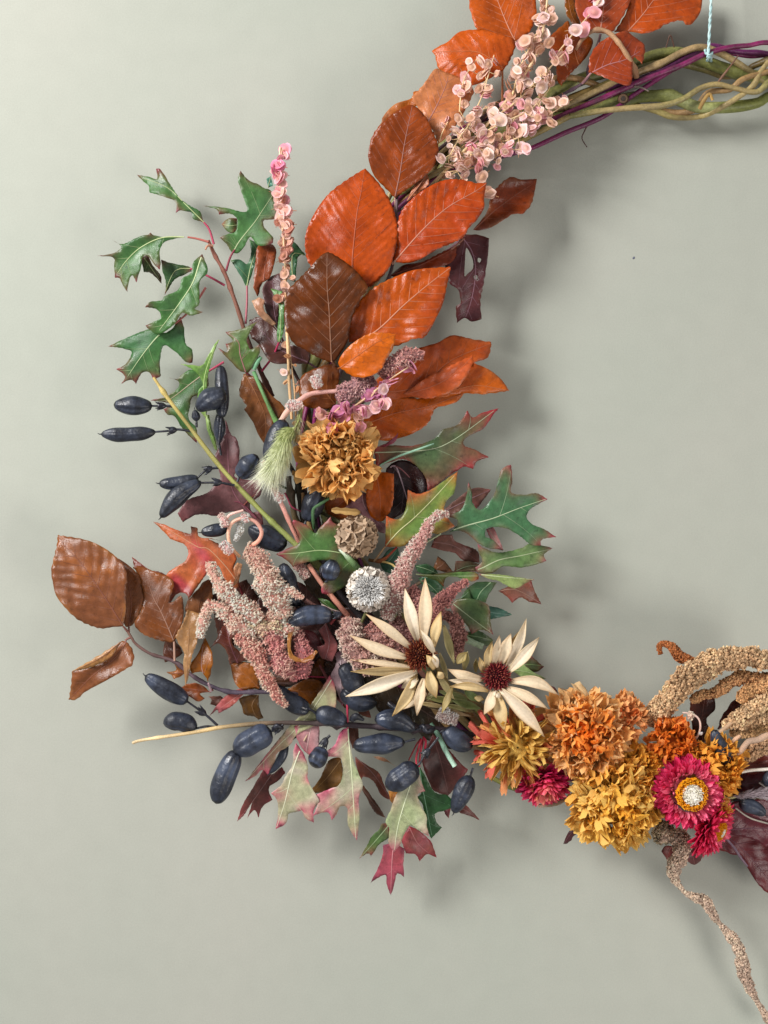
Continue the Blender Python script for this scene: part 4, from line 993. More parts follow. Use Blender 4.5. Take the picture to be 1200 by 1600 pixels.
branch(s, 'H', '910,170 930,200 950,230 1000,330 1035,390', [80, 84, 88, 92, 92], [3.8, 3.8, 3.8], ['#587a64', '#8db49c', '#b4d4c0'], 'green_stem', seed=55, knob=.02)

# ------------------------------------------------------------------ inky seed pods
PODC = ('#191b23', '#3a4254', '#101116')


def pod(parent, z, b, t, w, d, stalk=None, calyx=True, bend=0.0, bloom=0.2, seed=0, blunt=0.5, beak=True, stalk_d=None, seam=0.0):
    k = ZW[z][2]
    b = Z(z, b)[0]; t = Z(z, t)[0]
    d0, d1 = d if np.ndim(d) else (d, d)
    rng = np.random.default_rng(500 + seed)
    bend = bend + rng.normal(0, .08)
    w = w * rng.uniform(.9, 1.08)
    n, m = 30, 40
    u = np.linspace(0, 1, n)
    ax = np.column_stack([b + (t - b) * u[:, None], d0 + (d1 - d0) * u])
    L = np.linalg.norm(t - b)
    nn = np.array([-(t - b)[1], (t - b)[0]]) / (L + 1e-9)
    ax[:, :2] += nn * (bend * w * np.sin(np.pi * u))[:, None]
    prof = np.clip(np.sin(np.pi * np.clip(u, 0.0, 1) ** rng.uniform(.78, 1.05)), 0, None) ** blunt
    prof[0] = 0.10; prof[-1] = 0.06
    wv = waves(rng, 5, 1.0)
    wph = rng.uniform(0, 6.28); wfr = rng.uniform(.8, 1.9)
    if seam == 0.0:
        seam = rng.uniform(.7, 2.4)
    def rf(uu, ph):
        s1 = np.abs(((ph - seam + np.pi) % (2 * np.pi)) - np.pi)
        return (1 - 0.11 * np.exp(-(s1 / 0.17) ** 2) + 0.05 * np.exp(-((s1 - 0.42) / 0.2) ** 2)) * (1 + .06 * np.sin(2 * np.pi * uu * wfr + wph)) * (1 + 0.03 * wv(uu * 5, ph * 1.0) + 0.004 * np.sin(ph * 7 + 2 * wv(uu * 4, uu * 0)))
    cc = [lin(c) for c in PODC]
    P = W(ax[:, :2], ax[:, 2])
    mb = MB()
    ph = np.linspace(0, 2 * np.pi, m, endpoint=False)
    mix = smooth(-0.6, 1.4, waves(rng, 6, 1.0)(u[:, None] * 9, 1.6 * np.sin(ph)[None])) * bloom * 1.9 + 0.12 * bloom
    C = cc[0] + (cc[1] - cc[0]) * np.clip(mix, 0, 1)[..., None]
    C[:2] = cc[2]; C[-2:] = cc[2]
    mb.tube(P, prof * w * .42 * U, C.reshape(-1, 3) if False else C.reshape(n, m, 3).mean(1), m, cap=False, rfun=rf, flat=0.9)
    v_, t_, c_ = mb.data()
    mb.c[0] = C.reshape(-1, 3)
    o = mb.build('pod', M['pod'], parent, origin=W(b, d0))
    if beak:
        dirv = (ax[-1, :2] - ax[-3, :2]); dirv /= np.linalg.norm(dirv) + 1e-9
        q = np.array([ax[-1, :2] - dirv * 2, ax[-1, :2] + dirv * 2, ax[-1, :2] + dirv * 5 + nn * 1.2])
        bb = MB()
        bb.tube(W(q, d1), np.array([1.3, .8, .4]) * U, cc[2], 6)
        bb.build('beak', M['pod'], o, origin=W(q[0], d1))
    if stalk is not None:
        sp = Z(z, stalk)
        sd = d0 if stalk_d is None else stalk_d
        path = np.column_stack([np.concatenate([[b + (t - b) * .03], sp]), np.linspace(d0, sd, len(sp) + 1)])
        path = spline(path, 3)
        sb = MB()
        sb.tube(W(path[:, :2], path[:, 2]), np.linspace(1.5, 2.1, len(path)) * U, lin('#1c1a20'), 7)
        if calyx:
            # small cup with curled teeth half way along the stalk
            i0 = int(len(path) * .45)
            c0 = path[i0]; dv = path[min(i0 + 3, len(path) - 1)] - path[max(i0 - 3, 0)]
            dv = dv / (np.linalg.norm(dv) + 1e-9)
            q = np.array([c0 + dv * 9, c0 + dv * 5, c0 + dv * 1, c0 - dv * 3])
            sb.tube(W(q[:, :2], q[:, 2]), np.array([2.0, 4.8, 5.6, 5.0]) * U, lin('#191820'), 9,
                    rfun=lambda uu, ph: 1 + 0.2 * np.sin(3 * ph) * uu)
            for j in range(4):
                a = j * 1.57 + rng.uniform(0, .8)
                e1 = np.array([-dv[1], dv[0], 0]); e2 = np.array([0, 0, 1.0])
                rd = e1 * math.cos(a) + e2 * math.sin(a)
                tt = np.array([c0 + rd * 4.2, c0 + rd * 6 - dv * 4, c0 + rd * rng.uniform(6, 9) - dv * rng.uniform(5, 9)])
                sb.tube(W(tt[:, :2], tt[:, 2]), np.array([1.9, 1.4, .3]) * U, lin('#15141a'), 5)
        sb.build('stalk', M['pod'], o, origin=W(path[-1, :2], path[-1, 2]))
    return o


s = thing('seed_pod_stem', 'slanting yellow green stem carrying inky blue pods on the left', 'seed pod stem', (465, 852), 60, 'stems of inky seed pods')
branch(s, 'p', '240,590 262,622 300,672 345,730 400,790 440,830 480,868 520,905', [92, 92, 90, 90, 92, 100, 96, 70], [2.4, 3.4, 4.0, 4.8], ['#b8a060', '#a8a05c', '#8a9450', '#94985c'], 'stem', seed=61, nodes=7)
pod(s, '6', '345,262', '133,255', 32, (90, 94), '380,262 420,262 465,265', seed=1, bend=.06, blunt=.42, beak=False)
pod(s, '6', '365,405', '62,418', 28, (88, 92), '430,400 490,392 565,402', seed=2, bend=-.1, blunt=.45)
pod(s, '6', '715,470', '715,285', 22, (84, 96), '720,500 725,535', seed=3, blunt=.6, calyx=False, beak=False)
pod(s, '6', '728,330', '722,38', 29, (98, 90), '712,480', seed=4, bend=.05, blunt=.36, calyx=False, beak=False, seam=1.2)
pod(s, '6', '752,195', '592,285', 38, (112, 108), None, seed=5, blunt=.42, beak=False)
pod(s, '6', '590,345', '580,285', 15, (92, 98), '590,380', seed=6, blunt=.4, calyx=False)
pod(s, '6', '600,660', '383,690', 27, (88, 90), '625,630 660,610 735,600', seed=7, blunt=.42, bend=-.1)
pod(s, '6', '615,680', '392,878', 34, (98, 102), '660,685 720,685 800,700', seed=8, blunt=.45, bend=.1, seam=2.0)
pod(s, '6', '822,655', '925,535', 34, (96, 104), '815,680', seed=9, blunt=.45, calyx=False, beak=False, bloom=.5, seam=1.0)

s = thing('seed_pod_stem', 'dark blue pods half hidden among the pink tassels and the golden flower', 'seed pod stem', (500, 900), 60, 'stems of inky seed pods')
branch(s, 'p', '430,690 460,740 485,790 500,850 520,910 560,960 620,1010', [90, 80, 72, 66, 66, 60, 50], [3, 4, 4], ['#3a3030', '#2a2428'], 'stem', seed=62, nodes=5)
pod(s, 'C', '110,420', '225,80', 42, (118, 122), '140,500', seed=11, blunt=.42, calyx=False, beak=False)
pod(s, 'C', '390,870', '500,590', 36, (100, 104), '380,900', seed=12, blunt=.5, calyx=False, beak=False)
pod(s, '6', '760,940', '615,960', 26, (88, 90), None, seed=13, blunt=.45)
pod(s, 'C', '240,1060', '-60,920', 40, (96, 94), None, seed=14, blunt=.45, beak=False)
pod(s, 'b', '780,770', '660,460', 40, (112, 118), '830,800', seed=15, blunt=.42, bend=-.15, seam=1.6, beak=False)
pod(s, 'b', '1010,845', '690,895', 36, (124, 130), '1040,835 1080,835', seed=16, blunt=.42, bend=.1, bloom=.55, seam=1.4)
pod(s, 'C', '570,1330', '610,1175', 30, (122, 130), '540,1350', seed=17, blunt=.3, calyx=False, beak=False, bloom=.5)
pod(s, 'C', '500,1260', '560,1290', 24, (112, 116), None, seed=18, blunt=.4, beak=False)
pod(s, 'b', '1180,1400', '1070,1200', 42, (106, 112), None, seed=19, blunt=.42, bend=.12)
branch(s, 'b', '1000,900 1030,860 1060,845 1140,880', [116, 118, 118, 110], [1.8, 2.4, 2.0], '#8d3a3c', 'red_stalk', seed=63)

s = thing('seed_pod_stem', 'long brown stem with a pale cut tip along the bottom, hung with inky pods', 'seed pod stem', (700, 1140), 70, 'stems of inky seed pods')
branch(s, 'p', '207,1161 225,1156 300,1145 350,1136 420,1130 500,1130 600,1136 700,1142 780,1160', [96, 97, 98, 98, 98, 96, 92, 80, 60], [2.2, 3.0, 3.4, 4.2, 5.2, 6], ['#d0b890', '#c0a474', '#54443c', '#40343a', '#33292e', '#2c2428'], 'stem', seed=64, nodes=9)
pod(s, 'q', '400,285', '115,110', 36, (94, 98), '470,335 530,380 600,445', seed=21, blunt=.4, bend=-.05, bloom=.5, seam=1.2)
pod(s, 'q', '460,465', '236,430', 34, (90, 92), '520,450 580,455', seed=22, blunt=.45, calyx=False, beak=False, bend=.2)
pod(s, 'q', '960,480', '708,620', 44, (102, 108), '985,475 1040,440', seed=23, blunt=.4, bloom=.75, seam=1.4)
pod(s, 'q', '730,612', '590,968', 44, (104, 106), '750,600', seed=24, blunt=.42, bloom=.95, calyx=False, beak=False, bend=.05, seam=1.9)
pod(s, 'b', '850,1520', '600,1340', 36, (104, 110), '900,1540', seed=25, blunt=.45, calyx=False, beak=False, bend=-.1)
pod(s, 'H', '310,120', '470,165', 38, (110, 116), '285,95 240,80', seed=26, blunt=.45, calyx=False, bloom=.6, beak=False, seam=1.2)
pod(s, 'H', '345,300', '300,390', 33, (104, 122), '360,260 385,230', seed=27, blunt=.28, beak=False, bloom=.5, seam=1.5)
pod(s, 'H', '165,265', '70,430', 17, (84, 84), '180,240 270,180', seed=28, blunt=.6, bend=-.25, calyx=True)
pod(s, 'H', '825,205', '618,150', 36, (112, 116), '860,195', seed=29, blunt=.42, bloom=.65, calyx=False, beak=False, bend=.1, seam=1.2)
pod(s, 'H', '775,265', '505,285', 38, (104, 108), '830,250', seed=30, blunt=.42, bloom=.45, calyx=False, beak=False, seam=1.7)
pod(s, 'H', '840,385', '675,500', 40, (108, 112), '850,380 880,330 950,240', seed=31, blunt=.42, bloom=.4, bend=.1, beak=False)
pod(s, 'H', '990,190', '1130,285', 40, (112, 118), '960,215', seed=32, blunt=.38, bloom=.6, bend=.12, calyx=False, beak=False)
pod(s, 'H', '1118,440', '1030,635', 33, (92, 94), '1130,400', seed=33, blunt=.5, bloom=.5, calyx=False, seam=1.7)
pod(s, 'H', '450,-10', '630,60', 34, (86, 88), None, seed=34, blunt=.45, beak=False)
for i, (a, b_) in enumerate((('500,150 520,130 560,150', [106, 112, 108]), ('850,200 870,180 890,210 930,190', [104, 112, 112, 104]), ('90,200 110,180 140,195', [104, 112, 106]), ('690,60 740,100 800,150', [90, 96, 98]))):
    branch(s, 'H', a, b_, [3.2, 4.6, 2.6], '#1c1a20', 'stem_stub', seed=70 + i, knob=.4, mat='pod')

s = thing('seed_pod_stem', 'blue grey pod and two darker ones beside the tan tassels at the right edge', 'seed pod stem', (1150, 1250), 60, 'stems of inky seed pods')
pod(s, 'S', '985,815', '880,600', 29, (122, 126), '990,830', seed=41, blunt=.36, bloom=1.0, calyx=False, beak=False, bend=.1)
pod(s, 'S', '1030,1030', '1185,1100', 25, (112, 116), None, seed=42, blunt=.45, bloom=.3)
pod(s, 'S', '1290,860', '1165,905', 30, (104, 104), None, seed=43, blunt=.45, bloom=.3)
pod(s, 'S', '940,850', '1000,925', 20, (110, 106), None, seed=44, blunt=.5, bloom=.2)
branch(s, 'S', '1000,1010 1060,1000 1150,980 1300,930', [96, 92, 86, 70], [3, 3], '#2a2428', 'stem', seed=65)


# ------------------------------------------------------------------ amaranth
def tassel(parent, z, pts, radii, cols, d, seed, grain='spike', dens=1.0, size=4.4):
    """one hanging tassel: a core with its tiny florets"""
    k = ZW[z][2]
    p = Z(z, pts)
    path = spline(np.column_stack([p, resample(d if np.ndim(d) else [d, d], len(p))]), 3)
    n = len(path)
    rng = np.random.default_rng(900 + seed)
    r = resample(np.array(radii) * k, n)
    r = r * (1 + 0.13 * waves(rng, 5, 1.0)(np.arange(n) * .32, np.arange(n) * 0) + 0.08 * waves(rng, 5, 1.0)(np.arange(n) * .9, np.arange(n) * 0))
    r = np.maximum(r, 1.2)
    cc = [np.clip(lin(c) * 1.62 + .01, 0, .9) for c in cols]
    mb = MB()
    mb.tube(W(path[:, :2], path[:, 2]), r * (.70 if grain == 'spike' else .74) * U, (cc[0] + cc[2]) * .42, 10)
    seg = np.linalg.norm(np.diff(path, axis=0), axis=1)
    cum = np.concatenate([[0], np.cumsum(seg)])
    area_ = np.trapezoid(2 * np.pi * r, cum) if hasattr(np, 'trapezoid') else np.trapz(2 * np.pi * r, cum)
    N = int(area_ / (size * size * (0.46 if grain == 'spike' else .27)) * dens)
    # sample along length with weight r
    w_ = np.cumsum(r); w_ /= w_[-1]
    ui = np.interp(rng.uniform(0, 1, N), w_, np.arange(n))
    lump = waves(rng, 5, 1.0)
    ph = rng.uniform(0, 2 * np.pi, N)
    ctr = np.column_stack([np.interp(ui, np.arange(n), path[:, j]) for j in range(3)])
    tg = np.gradient(path, axis=0); tg /= np.linalg.norm(tg, axis=1, keepdims=True) + 1e-9
    T = np.column_stack([np.interp(ui, np.arange(n), tg[:, j]) for j in range(3)])
    T /= np.linalg.norm(T, axis=1, keepdims=True) + 1e-9
    E2 = np.tile([0, 0, 1.0], (N, 1)); E1 = np.cross(T, E2); E1 /= np.linalg.norm(E1, axis=1, keepdims=True) + 1e-9
    E2 = np.cross(E1, T)
    Nn = E1 * np.cos(ph)[:, None] + E2 * np.sin(ph)[:, None]
    rr = np.interp(ui, np.arange(n), r) * (0.80 + 0.12 * lump(ui * 1.1, ph * 2.2) + rng.uniform(-.14, .16, N))
    pos = ctr + Nn * rr[:, None]
    colmix = smooth(-1.2, 1.2, lump(ui * .2 + 3, ph * .8) + rng.normal(0, .6, N))
    bc = cc[0] + (cc[1] - cc[0]) * colmix[:, None]
    dark = rng.uniform(0, 1, N) < 0.05
    bc[dark] = cc[2]
    if grain == 'spike':
        K = 5
        d_ = Nn[:, None] * 1.0 + rng.normal(0, .75, (N, K, 3)) + T[:, None] * .15
        d_ /= np.linalg.norm(d_, axis=2, keepdims=True) + 1e-9
        ln = size * rng.uniform(.5, 1.15, (N, K, 1))
        wd = size * .23
        rnd = rng.normal(0, 1, (N, K, 3))
        s1 = np.cross(d_, rnd); s1 /= np.linalg.norm(s1, axis=2, keepdims=True) + 1e-9
        s2 = np.cross(d_, s1)
        b0 = pos[:, None] + d_ * (-size * .25)
        v = np.stack([b0 + s1 * wd, b0 - s1 * .5 * wd + s2 * .87 * wd, b0 - s1 * .5 * wd - s2 * .87 * wd, b0 + d_ * ln], 2)
        v = v.reshape(-1, 3)
        base = np.arange(N * K) * 4
        t = np.concatenate([np.stack([base, base + 1, base + 3], -1), np.stack([base + 1, base + 2, base + 3], -1), np.stack([base + 2, base, base + 3], -1)])
        c = np.repeat(bc, K * 4, 0).reshape(N * K, 4, 3)
        c[:, 3] = np.clip(c[:, 3] * 1.25 + np.array([.08, .045, .04]), 0, .95)
        c[:, :3] *= .95
        mb.add(W(v[:, :2], v[:, 2]), t, c.reshape(-1, 3))
    else:
        ic = np.array([[1, 0, 0], [-1, 0, 0], [0, 1, 0], [0, -1, 0], [0, 0, 1], [0, 0, -1.0]])
        ft = np.array([[0, 2, 4], [2, 1, 4], [1, 3, 4], [3, 0, 4], [2, 0, 5], [1, 2, 5], [3, 1, 5], [0, 3, 5]])
        q = rng.normal(0, 1, (N, 3, 3))
        q, _ = np.linalg.qr(q)
        sz = size * rng.uniform(.36, .85, (N, 1, 1))
        v = (ic[None] * np.array([1, .8, .8])) @ q * sz + pos[:, None]
        v = v.reshape(-1, 3)
        t = (np.arange(N) * 6)[:, None, None] + ft[None]
        c = np.repeat(bc, 6, 0).reshape(N, 6, 3) * np.repeat(rng.uniform(.6, 1.3, (N, 1, 1)), 6, 1)
        mb.add(W(v[:, :2], v[:, 2]), t, np.clip(c, 0, 1).reshape(-1, 3))
    o = mb.build('tassel', M['floret'], parent, origin=W(path[0, :2], path[0, 2]), smooth_=False, stuff=True)
    return o


PK = ('#dea092', '#ecc0b0', '#b07468')
PK2 = ('#c0948c', '#d8b4aa', '#8a5a58')
s = thing('amaranth_stem', 'salmon pink amaranth tassels splayed like fingers at centre left', 'amaranth', (440, 960), 110, 'amaranth tassels')
tassel(s, 'b', '390,370 460,410 520,520 560,640 640,760 670,850', [60, 95, 92, 95, 95, 70], PK, [128, 134, 130], 1)
tassel(s, 'b', '590,640 690,660 750,690 805,712', [60, 55, 40, 16], PK, [134, 140, 142], 2)
tassel(s, 'b', '480,880 400,800 320,740 250,670 190,590 140,500 128,455', [60, 78, 70, 62, 52, 42, 26], PK, [126, 128, 118], 3)
tassel(s, 'b', '460,960 360,920 270,850 200,790 140,770 95,830 75,920 55,1000', [50, 72, 66, 56, 46, 46, 38, 22], PK, [124, 126, 112], 4)
tassel(s, 'b', '320,980 400,1040 470,1130 520,1260 570,1350 630,1440 680,1495', [40, 88, 74, 62, 50, 42, 20], ('#c9887c', '#dba898', '#7a4440'), [124, 130, 124], 5)
tassel(s, 'b', '560,940 600,1040 630,1130 670,1220 740,1260', [60, 82, 84, 82, 40], ('#bd7c78', '#cf9c90', '#6f3a40'), [122, 126, 122], 6)
tassel(s, 'b', '700,1270 790,1230 810,1130 785,1030 760,950', [40, 60, 62, 56, 30], ('#ad706f', '#bf8f88', '#6a3a40'), [116, 116, 112], 7)
tassel(s, 'b', '500,900 590,860 680,840 720,900 660,950 560,960 470,960', [50, 66, 66, 62, 60, 60, 40], PK, [118, 122, 118], 8)
tassel(s, 'b', '420,900 520,930 640,900', [50, 60, 40], ('#c9a890', '#d8bca0', '#6a3a40'), [124, 128, 124], 9)
branch(s, 'b', '345,415 285,350 262,270 275,190 330,145 400,140 465,170 502,235 480,300 430,335', [132, 136, 138, 140, 140, 142, 142, 140, 136, 130], [2.6, 2.4, 2.8, 3.0], ['#c09068', '#d8a890', '#dca090', '#d09078'], 'stem_curl', seed=81, knob=.04)
branch(s, 'b', '245,150 270,115 320,95 370,80', [140, 144, 146, 146], [2.2, 2.0, 1.6], '#e0b4a8', 'stem_curl', seed=82, knob=.04)
PT = ('#dca8a0', '#ecc8bc', '#b07070')
for i, (q, rr_) in enumerate((('200,110 230,150 240,200', [22, 42, 30]), ('360,110 385,135 395,165', [26, 36, 20]), ('220,315 250,350 290,385', [30, 48, 26]))):
    tassel(s, 'b', q, rr_, PT, [140, 144], 20 + i, size=3.0)
tassel(s, 'b', '330,160 350,210 310,300', [18, 30, 10], ('#c8c4b8', '#e0dcd0', '#7a7068'), [132, 134], 23, size=3.2)
branch(s, 'C', '140,640 190,720 250,850 335,1030', [120, 118, 112, 100], [3.0, 3.6, 4.0], ['#e0b0a8', '#c88a7c', '#c08070'], 'stem', seed=83, knob=.05)
tassel(s, 'C', '125,610 165,660 205,720', [22, 40, 26], PT, [122, 124], 24, size=3.2)
tassel(s, 'C', '55,440 60,420 70,400', [14, 20, 14], PT, [112, 112], 25, size=2.8)
branch(s, 'C', '410,1210 480,1310 560,1420 650,1530 720,1610', [104, 106, 108, 106, 96], [3.4, 3.8, 4.0], ['#b87c68', '#c88a74', '#b87868'], 'stem', seed=84, knob=.05)
branch(s, 'C', '385,1490 460,1540 560,1600', [108, 106, 96], [3.6, 3.6], ['#c08c84', '#a87068'], 'stem', seed=85, knob=.05)
branch(s, 'C', '510,1525 570,1555 650,1585', [112, 112, 104], [1.8, 1.8], '#d8c0b8', 'stem', seed=86, knob=.05)
tassel(s, 'C', '320,1200 360,1250 400,1320', [40, 46, 30], PK2, [96, 98], 26, size=3.2)

s = thing('amaranth_stem', 'dusty mauve amaranth tassels rising behind the two cream flowers', 'amaranth', (600, 980), 110, 'amaranth tassels')
tassel(s, 'R', '662,130 610,135 570,175 540,240 490,310 450,390 420,470 400,540 370,620', [14, 24, 34, 44, 48, 44, 50, 52, 40], PK2, [126, 130, 118], 31)
tassel(s, 'R', '752,446 700,475 650,520 600,580 560,650', [14, 28, 36, 38, 30], ('#94605c', '#ad8078', '#5a3434'), [116, 122, 116], 32)
tassel(s, 'R', '480,480 520,540 510,640 470,720', [30, 36, 40, 30], ('#9c6c68', '#b48c84', '#5a3434'), [112, 116, 110], 33)
tassel(s, 'R', '210,620 200,700 230,780 310,830 410,810', [36, 66, 72, 60, 40], ('#b08a80', '#c8aca0', '#6a4444'), [122, 128, 122], 34)
tassel(s, 'R', '280,660 340,720 400,760 450,730', [46, 60, 56, 40], ('#a87c74', '#bc9c90', '#604040'), [114, 118, 112], 35)
tassel(s, 'R', '640,605 685,620 708,680 705,760 692,810', [22, 34, 36, 32, 18], ('#8d6058', '#a88078', '#503430'), [108, 112, 110], 36)
tassel(s, 'R', '400,640 450,690 500,740', [44, 54, 40], ('#8d605c', '#a0807a', '#4a3030'), [104, 108, 104], 37)
branch(s, 'R', '380,600 440,740 540,880 640,960', [100, 92, 80, 60], [3.4, 4.2], ['#a8786c', '#8a5a50'], 'stem', seed=87)
tassel(s, 'H', '950,110 1000,135 1050,150', [36, 44, 26], ('#c4aca4', '#d8c8c0', '#6a5454'), [110, 112], 38, size=3.2)

s = thing('amaranth_stem', 'mauve amaranth tassel arching over the golden flower below the beech leaves', 'amaranth', (440, 660), 110, 'amaranth tassels')
tassel(s, '5', '682,92 640,88 590,105 545,140 510,175', [18, 30, 34, 34, 24], ('#b08078', '#c8a49c', '#6a4048'), [128, 132, 122], 41)
tassel(s, '5', '480,190 430,220 390,235 345,262 330,270', [26, 42, 48, 38, 22], ('#a07878', '#bc9c98', '#604048'), [118, 126, 128], 42)
branch(s, '5', '100,365 125,325 165,285 225,248 330,238', [112, 124, 132, 134, 130], [4.4, 4.0, 3.4, 2.8], ['#d8b09c', '#d09c90', '#c89890'], 'stem', seed=88, knob=.05)
tassel(s, '5', '240,175 245,195 255,225', [16, 26, 16], PT, [134, 136], 43, size=3.0)
tassel(s, '5', '130,285 155,298 190,290', [18, 28, 18], PT, [132, 134], 44, size=3.2)

TN = ('#ac8e6c', '#c4a884', '#74543c')
s = thing('amaranth_stem', 'tan grainy amaranth tassels arching up at the lower right edge', 'amaranth', (1150, 1210), 90, 'amaranth tassels')
tassel(s, 'S', '490,545 560,490 640,400 720,310 820,240 930,185 1010,190 1090,165 1180,200 1290,220', [50, 74, 76, 78, 72, 70, 66, 62, 64, 60], TN, [96, 112, 116, 110], 51, 'bead', 1.25)
tassel(s, 'S', '570,155 560,110 590,95 640,120 690,175 775,215', [12, 20, 26, 32, 36, 30], ('#94562c', '#a86c40', '#5c2c18'), [90, 92, 92], 52, 'bead', 1.2, 3.0)
tassel(s, 'S', '750,430 820,395 900,380 980,320 1060,290 1150,310 1290,300', [22, 34, 40, 40, 44, 44, 44], ('#a87c54', '#b48e64', '#6c4024'), [92, 100, 100], 53, 'bead', 1.2, 3.0)
tassel(s, 'S', '1040,440 1080,380 1150,350 1220,345 1300,330', [30, 46, 46, 46, 46], ('#b0885c', '#c49c70', '#74482c'), [104, 108, 106], 54, 'bead', 1.2, 3.0)
tassel(s, 'S', '940,580 1000,550 1070,520 1130,460 1200,430 1300,420', [34, 52, 58, 60, 60, 60], TN, [100, 106, 104], 55, 'bead', 1.2)
tassel(s, 'S', '1060,580 1120,540 1200,510 1300,500', [40, 50, 54, 54], TN, [96, 100, 98], 56, 'bead', 1.2)
tassel(s, 'S', '980,620 1060,620 1130,600 1200,570 1300,560', [20, 34, 40, 44, 44], ('#a08058', '#b89870', '#60442c'), [92, 94, 94], 57, 'bead', 1.2)
tassel(s, 'S', '1020,780 1090,750 1150,710 1220,690 1300,660', [20, 38, 40, 44, 44], ('#9c7c5c', '#b09070', '#5c402c'), [94, 98, 98], 58, 'bead', 1.2)
branch(s, 'S', '1000,765 1045,720 1085,672 1140,660 1200,632 1300,610', [112, 118, 122, 122, 118, 112], [3.6, 4.0, 4.6, 4.6], ['#c8a488', '#c8a890', '#b08a68'], 'stem', seed=91, knob=.08)
branch(s, 'S', '820,695 860,660 930,605 985,560 1030,530', [104, 108, 110, 110, 106], [2.4, 2.6, 2.2], ['#b08c6c', '#c0a080'], 'stem', seed=92, knob=.08)
branch(s, 'S', '975,690 1010,655 1035,640', [108, 112, 110], [3.0, 3.0], '#c09a7c', 'stem', seed=93)
branch(s, 'S', '740,690 780,650 802,600 800,550 775,518 735,505 700,500', [106, 110, 114, 116, 116, 114, 110], [1.6, 1.4, 1.3, 1.2], ['#c8a898', '#d8bcb0'], 'stem', seed=94)
tassel(s, 'S', '735,505 750,515 740,540', [12, 20, 12], ('#c0a090', '#d4b8a8', '#806050'), [114, 114], 59, 'bead', 1.0, 3.0)
tassel(s, 'S', '800,620 815,625', [8, 9], ('#e8dcd8', '#f0e8e4', '#c0a8a0'), [114, 114], 60, 'bead', 1.0, 3.0)

s = thing('amaranth_stem', 'long thin mauve tassel trailing down to the bottom right corner', 'amaranth', (1060, 1290), 90, 'amaranth tassels')
tassel(s, 'X', '380,120 440,140 500,140 530,210 505,300 470,360 462,410 480,480 550,570 640,615 700,630 740,690 800,790 880,880 950,970 990,1080 1005,1180 1050,1300 1120,1430 1180,1530 1280,1680',
       [66, 74, 78, 66, 54, 28, 16, 38, 42, 36, 18, 36, 50, 58, 54, 44, 34, 22, 27, 34, 26], ('#a48e7e', '#c4b09c', '#70584c'), [92, 96, 88, 74, 62, 52, 44], 61, 'bead', 1.25, 3.2)
tassel(s, 'X', '330,60 400,110 470,90', [60, 90, 70], ('#8d7a68', '#a8987c', '#5c4c40'), [84, 88], 62, 'bead', 1.2, 3.2)
branch(s, 'X', '350,40 480,140 500,300 465,400', [80, 90, 86, 80], [2, 1.4], '#8a6a68', 'stem', seed=95)

# ------------------------------------------------------------------ flat-seeded orache sprigs
def bract_mesh(seed):
    rng = np.random.default_rng(seed)
    mb = MB()
    for k in range(2):
        na, rings = 14, np.array([0, .28, .5, .78, 1.0])
        an = np.linspace(0, 2 * np.pi, na, endpoint=False)
        rim = 1 + 0.07 * np.sin(2 * an + rng.uniform(0, 6)) + 0.05 * np.sin(5 * an + rng.uniform(0, 6))
        g = np.zeros((5, na, 3)); c = np.zeros((5, na, 3))
        for i, r in enumerate(rings):
            rr = r * (rim if r > .4 else 1)
            g[i, :, 0] = rr * np.cos(an); g[i, :, 1] = rr * np.sin(an) * 1.06
            bump = [.26, .22, .06, .06, .14][i]
            g[i, :, 2] = (bump + (0.06 * np.sin(3 * an + k) if i > 2 else 0)) * (1 if k == 0 else -1) + (0.10 if k == 0 else -0.10)
            c[i] = [lin('#e8d4b8'), lin('#ecdcc8'), lin('#e4d0c0'), lin('#f8ece8'), lin('#ffffff')][i]
        mb.grid(g, c, wrap=True)
    st = np.array([[0, -1.0, 0], [0, -1.35, .05], [0.05, -1.7, 0]])
    mb.tube(st, [.07, .06, .06], lin('#c8a880'), 4)
    return mb.mesh('bract', M['bract'])


BRACTS = [bract_mesh(i) for i in range(4)]


def put(parent, name, mesh, loc, rot, scale, colour):
    """child of an unrotated parent, in world terms"""
    o = bpy.data.objects.new(name, mesh)
    COL.objects.link(o)
    o.parent = parent
    o.location = Vector(loc) - parent.location
    o.rotation_mode = 'QUATERNION'
    o.rotation_quaternion = rot
    o.scale = (scale,) * 3 if not np.ndim(scale) else scale
    o.color = (*colour, 1)
    return o


def facing(rng, spread=0.7, base=(0, -1, 0)):
    v = Vector(base) + Vector(rng.normal(0, spread, 3))
    v.normalize()
    q = v.to_track_quat('Z', 'Y')
    from mathutils import Quaternion
    return q @ Quaternion((0, 0, 1), rng.uniform(0, 6.28))


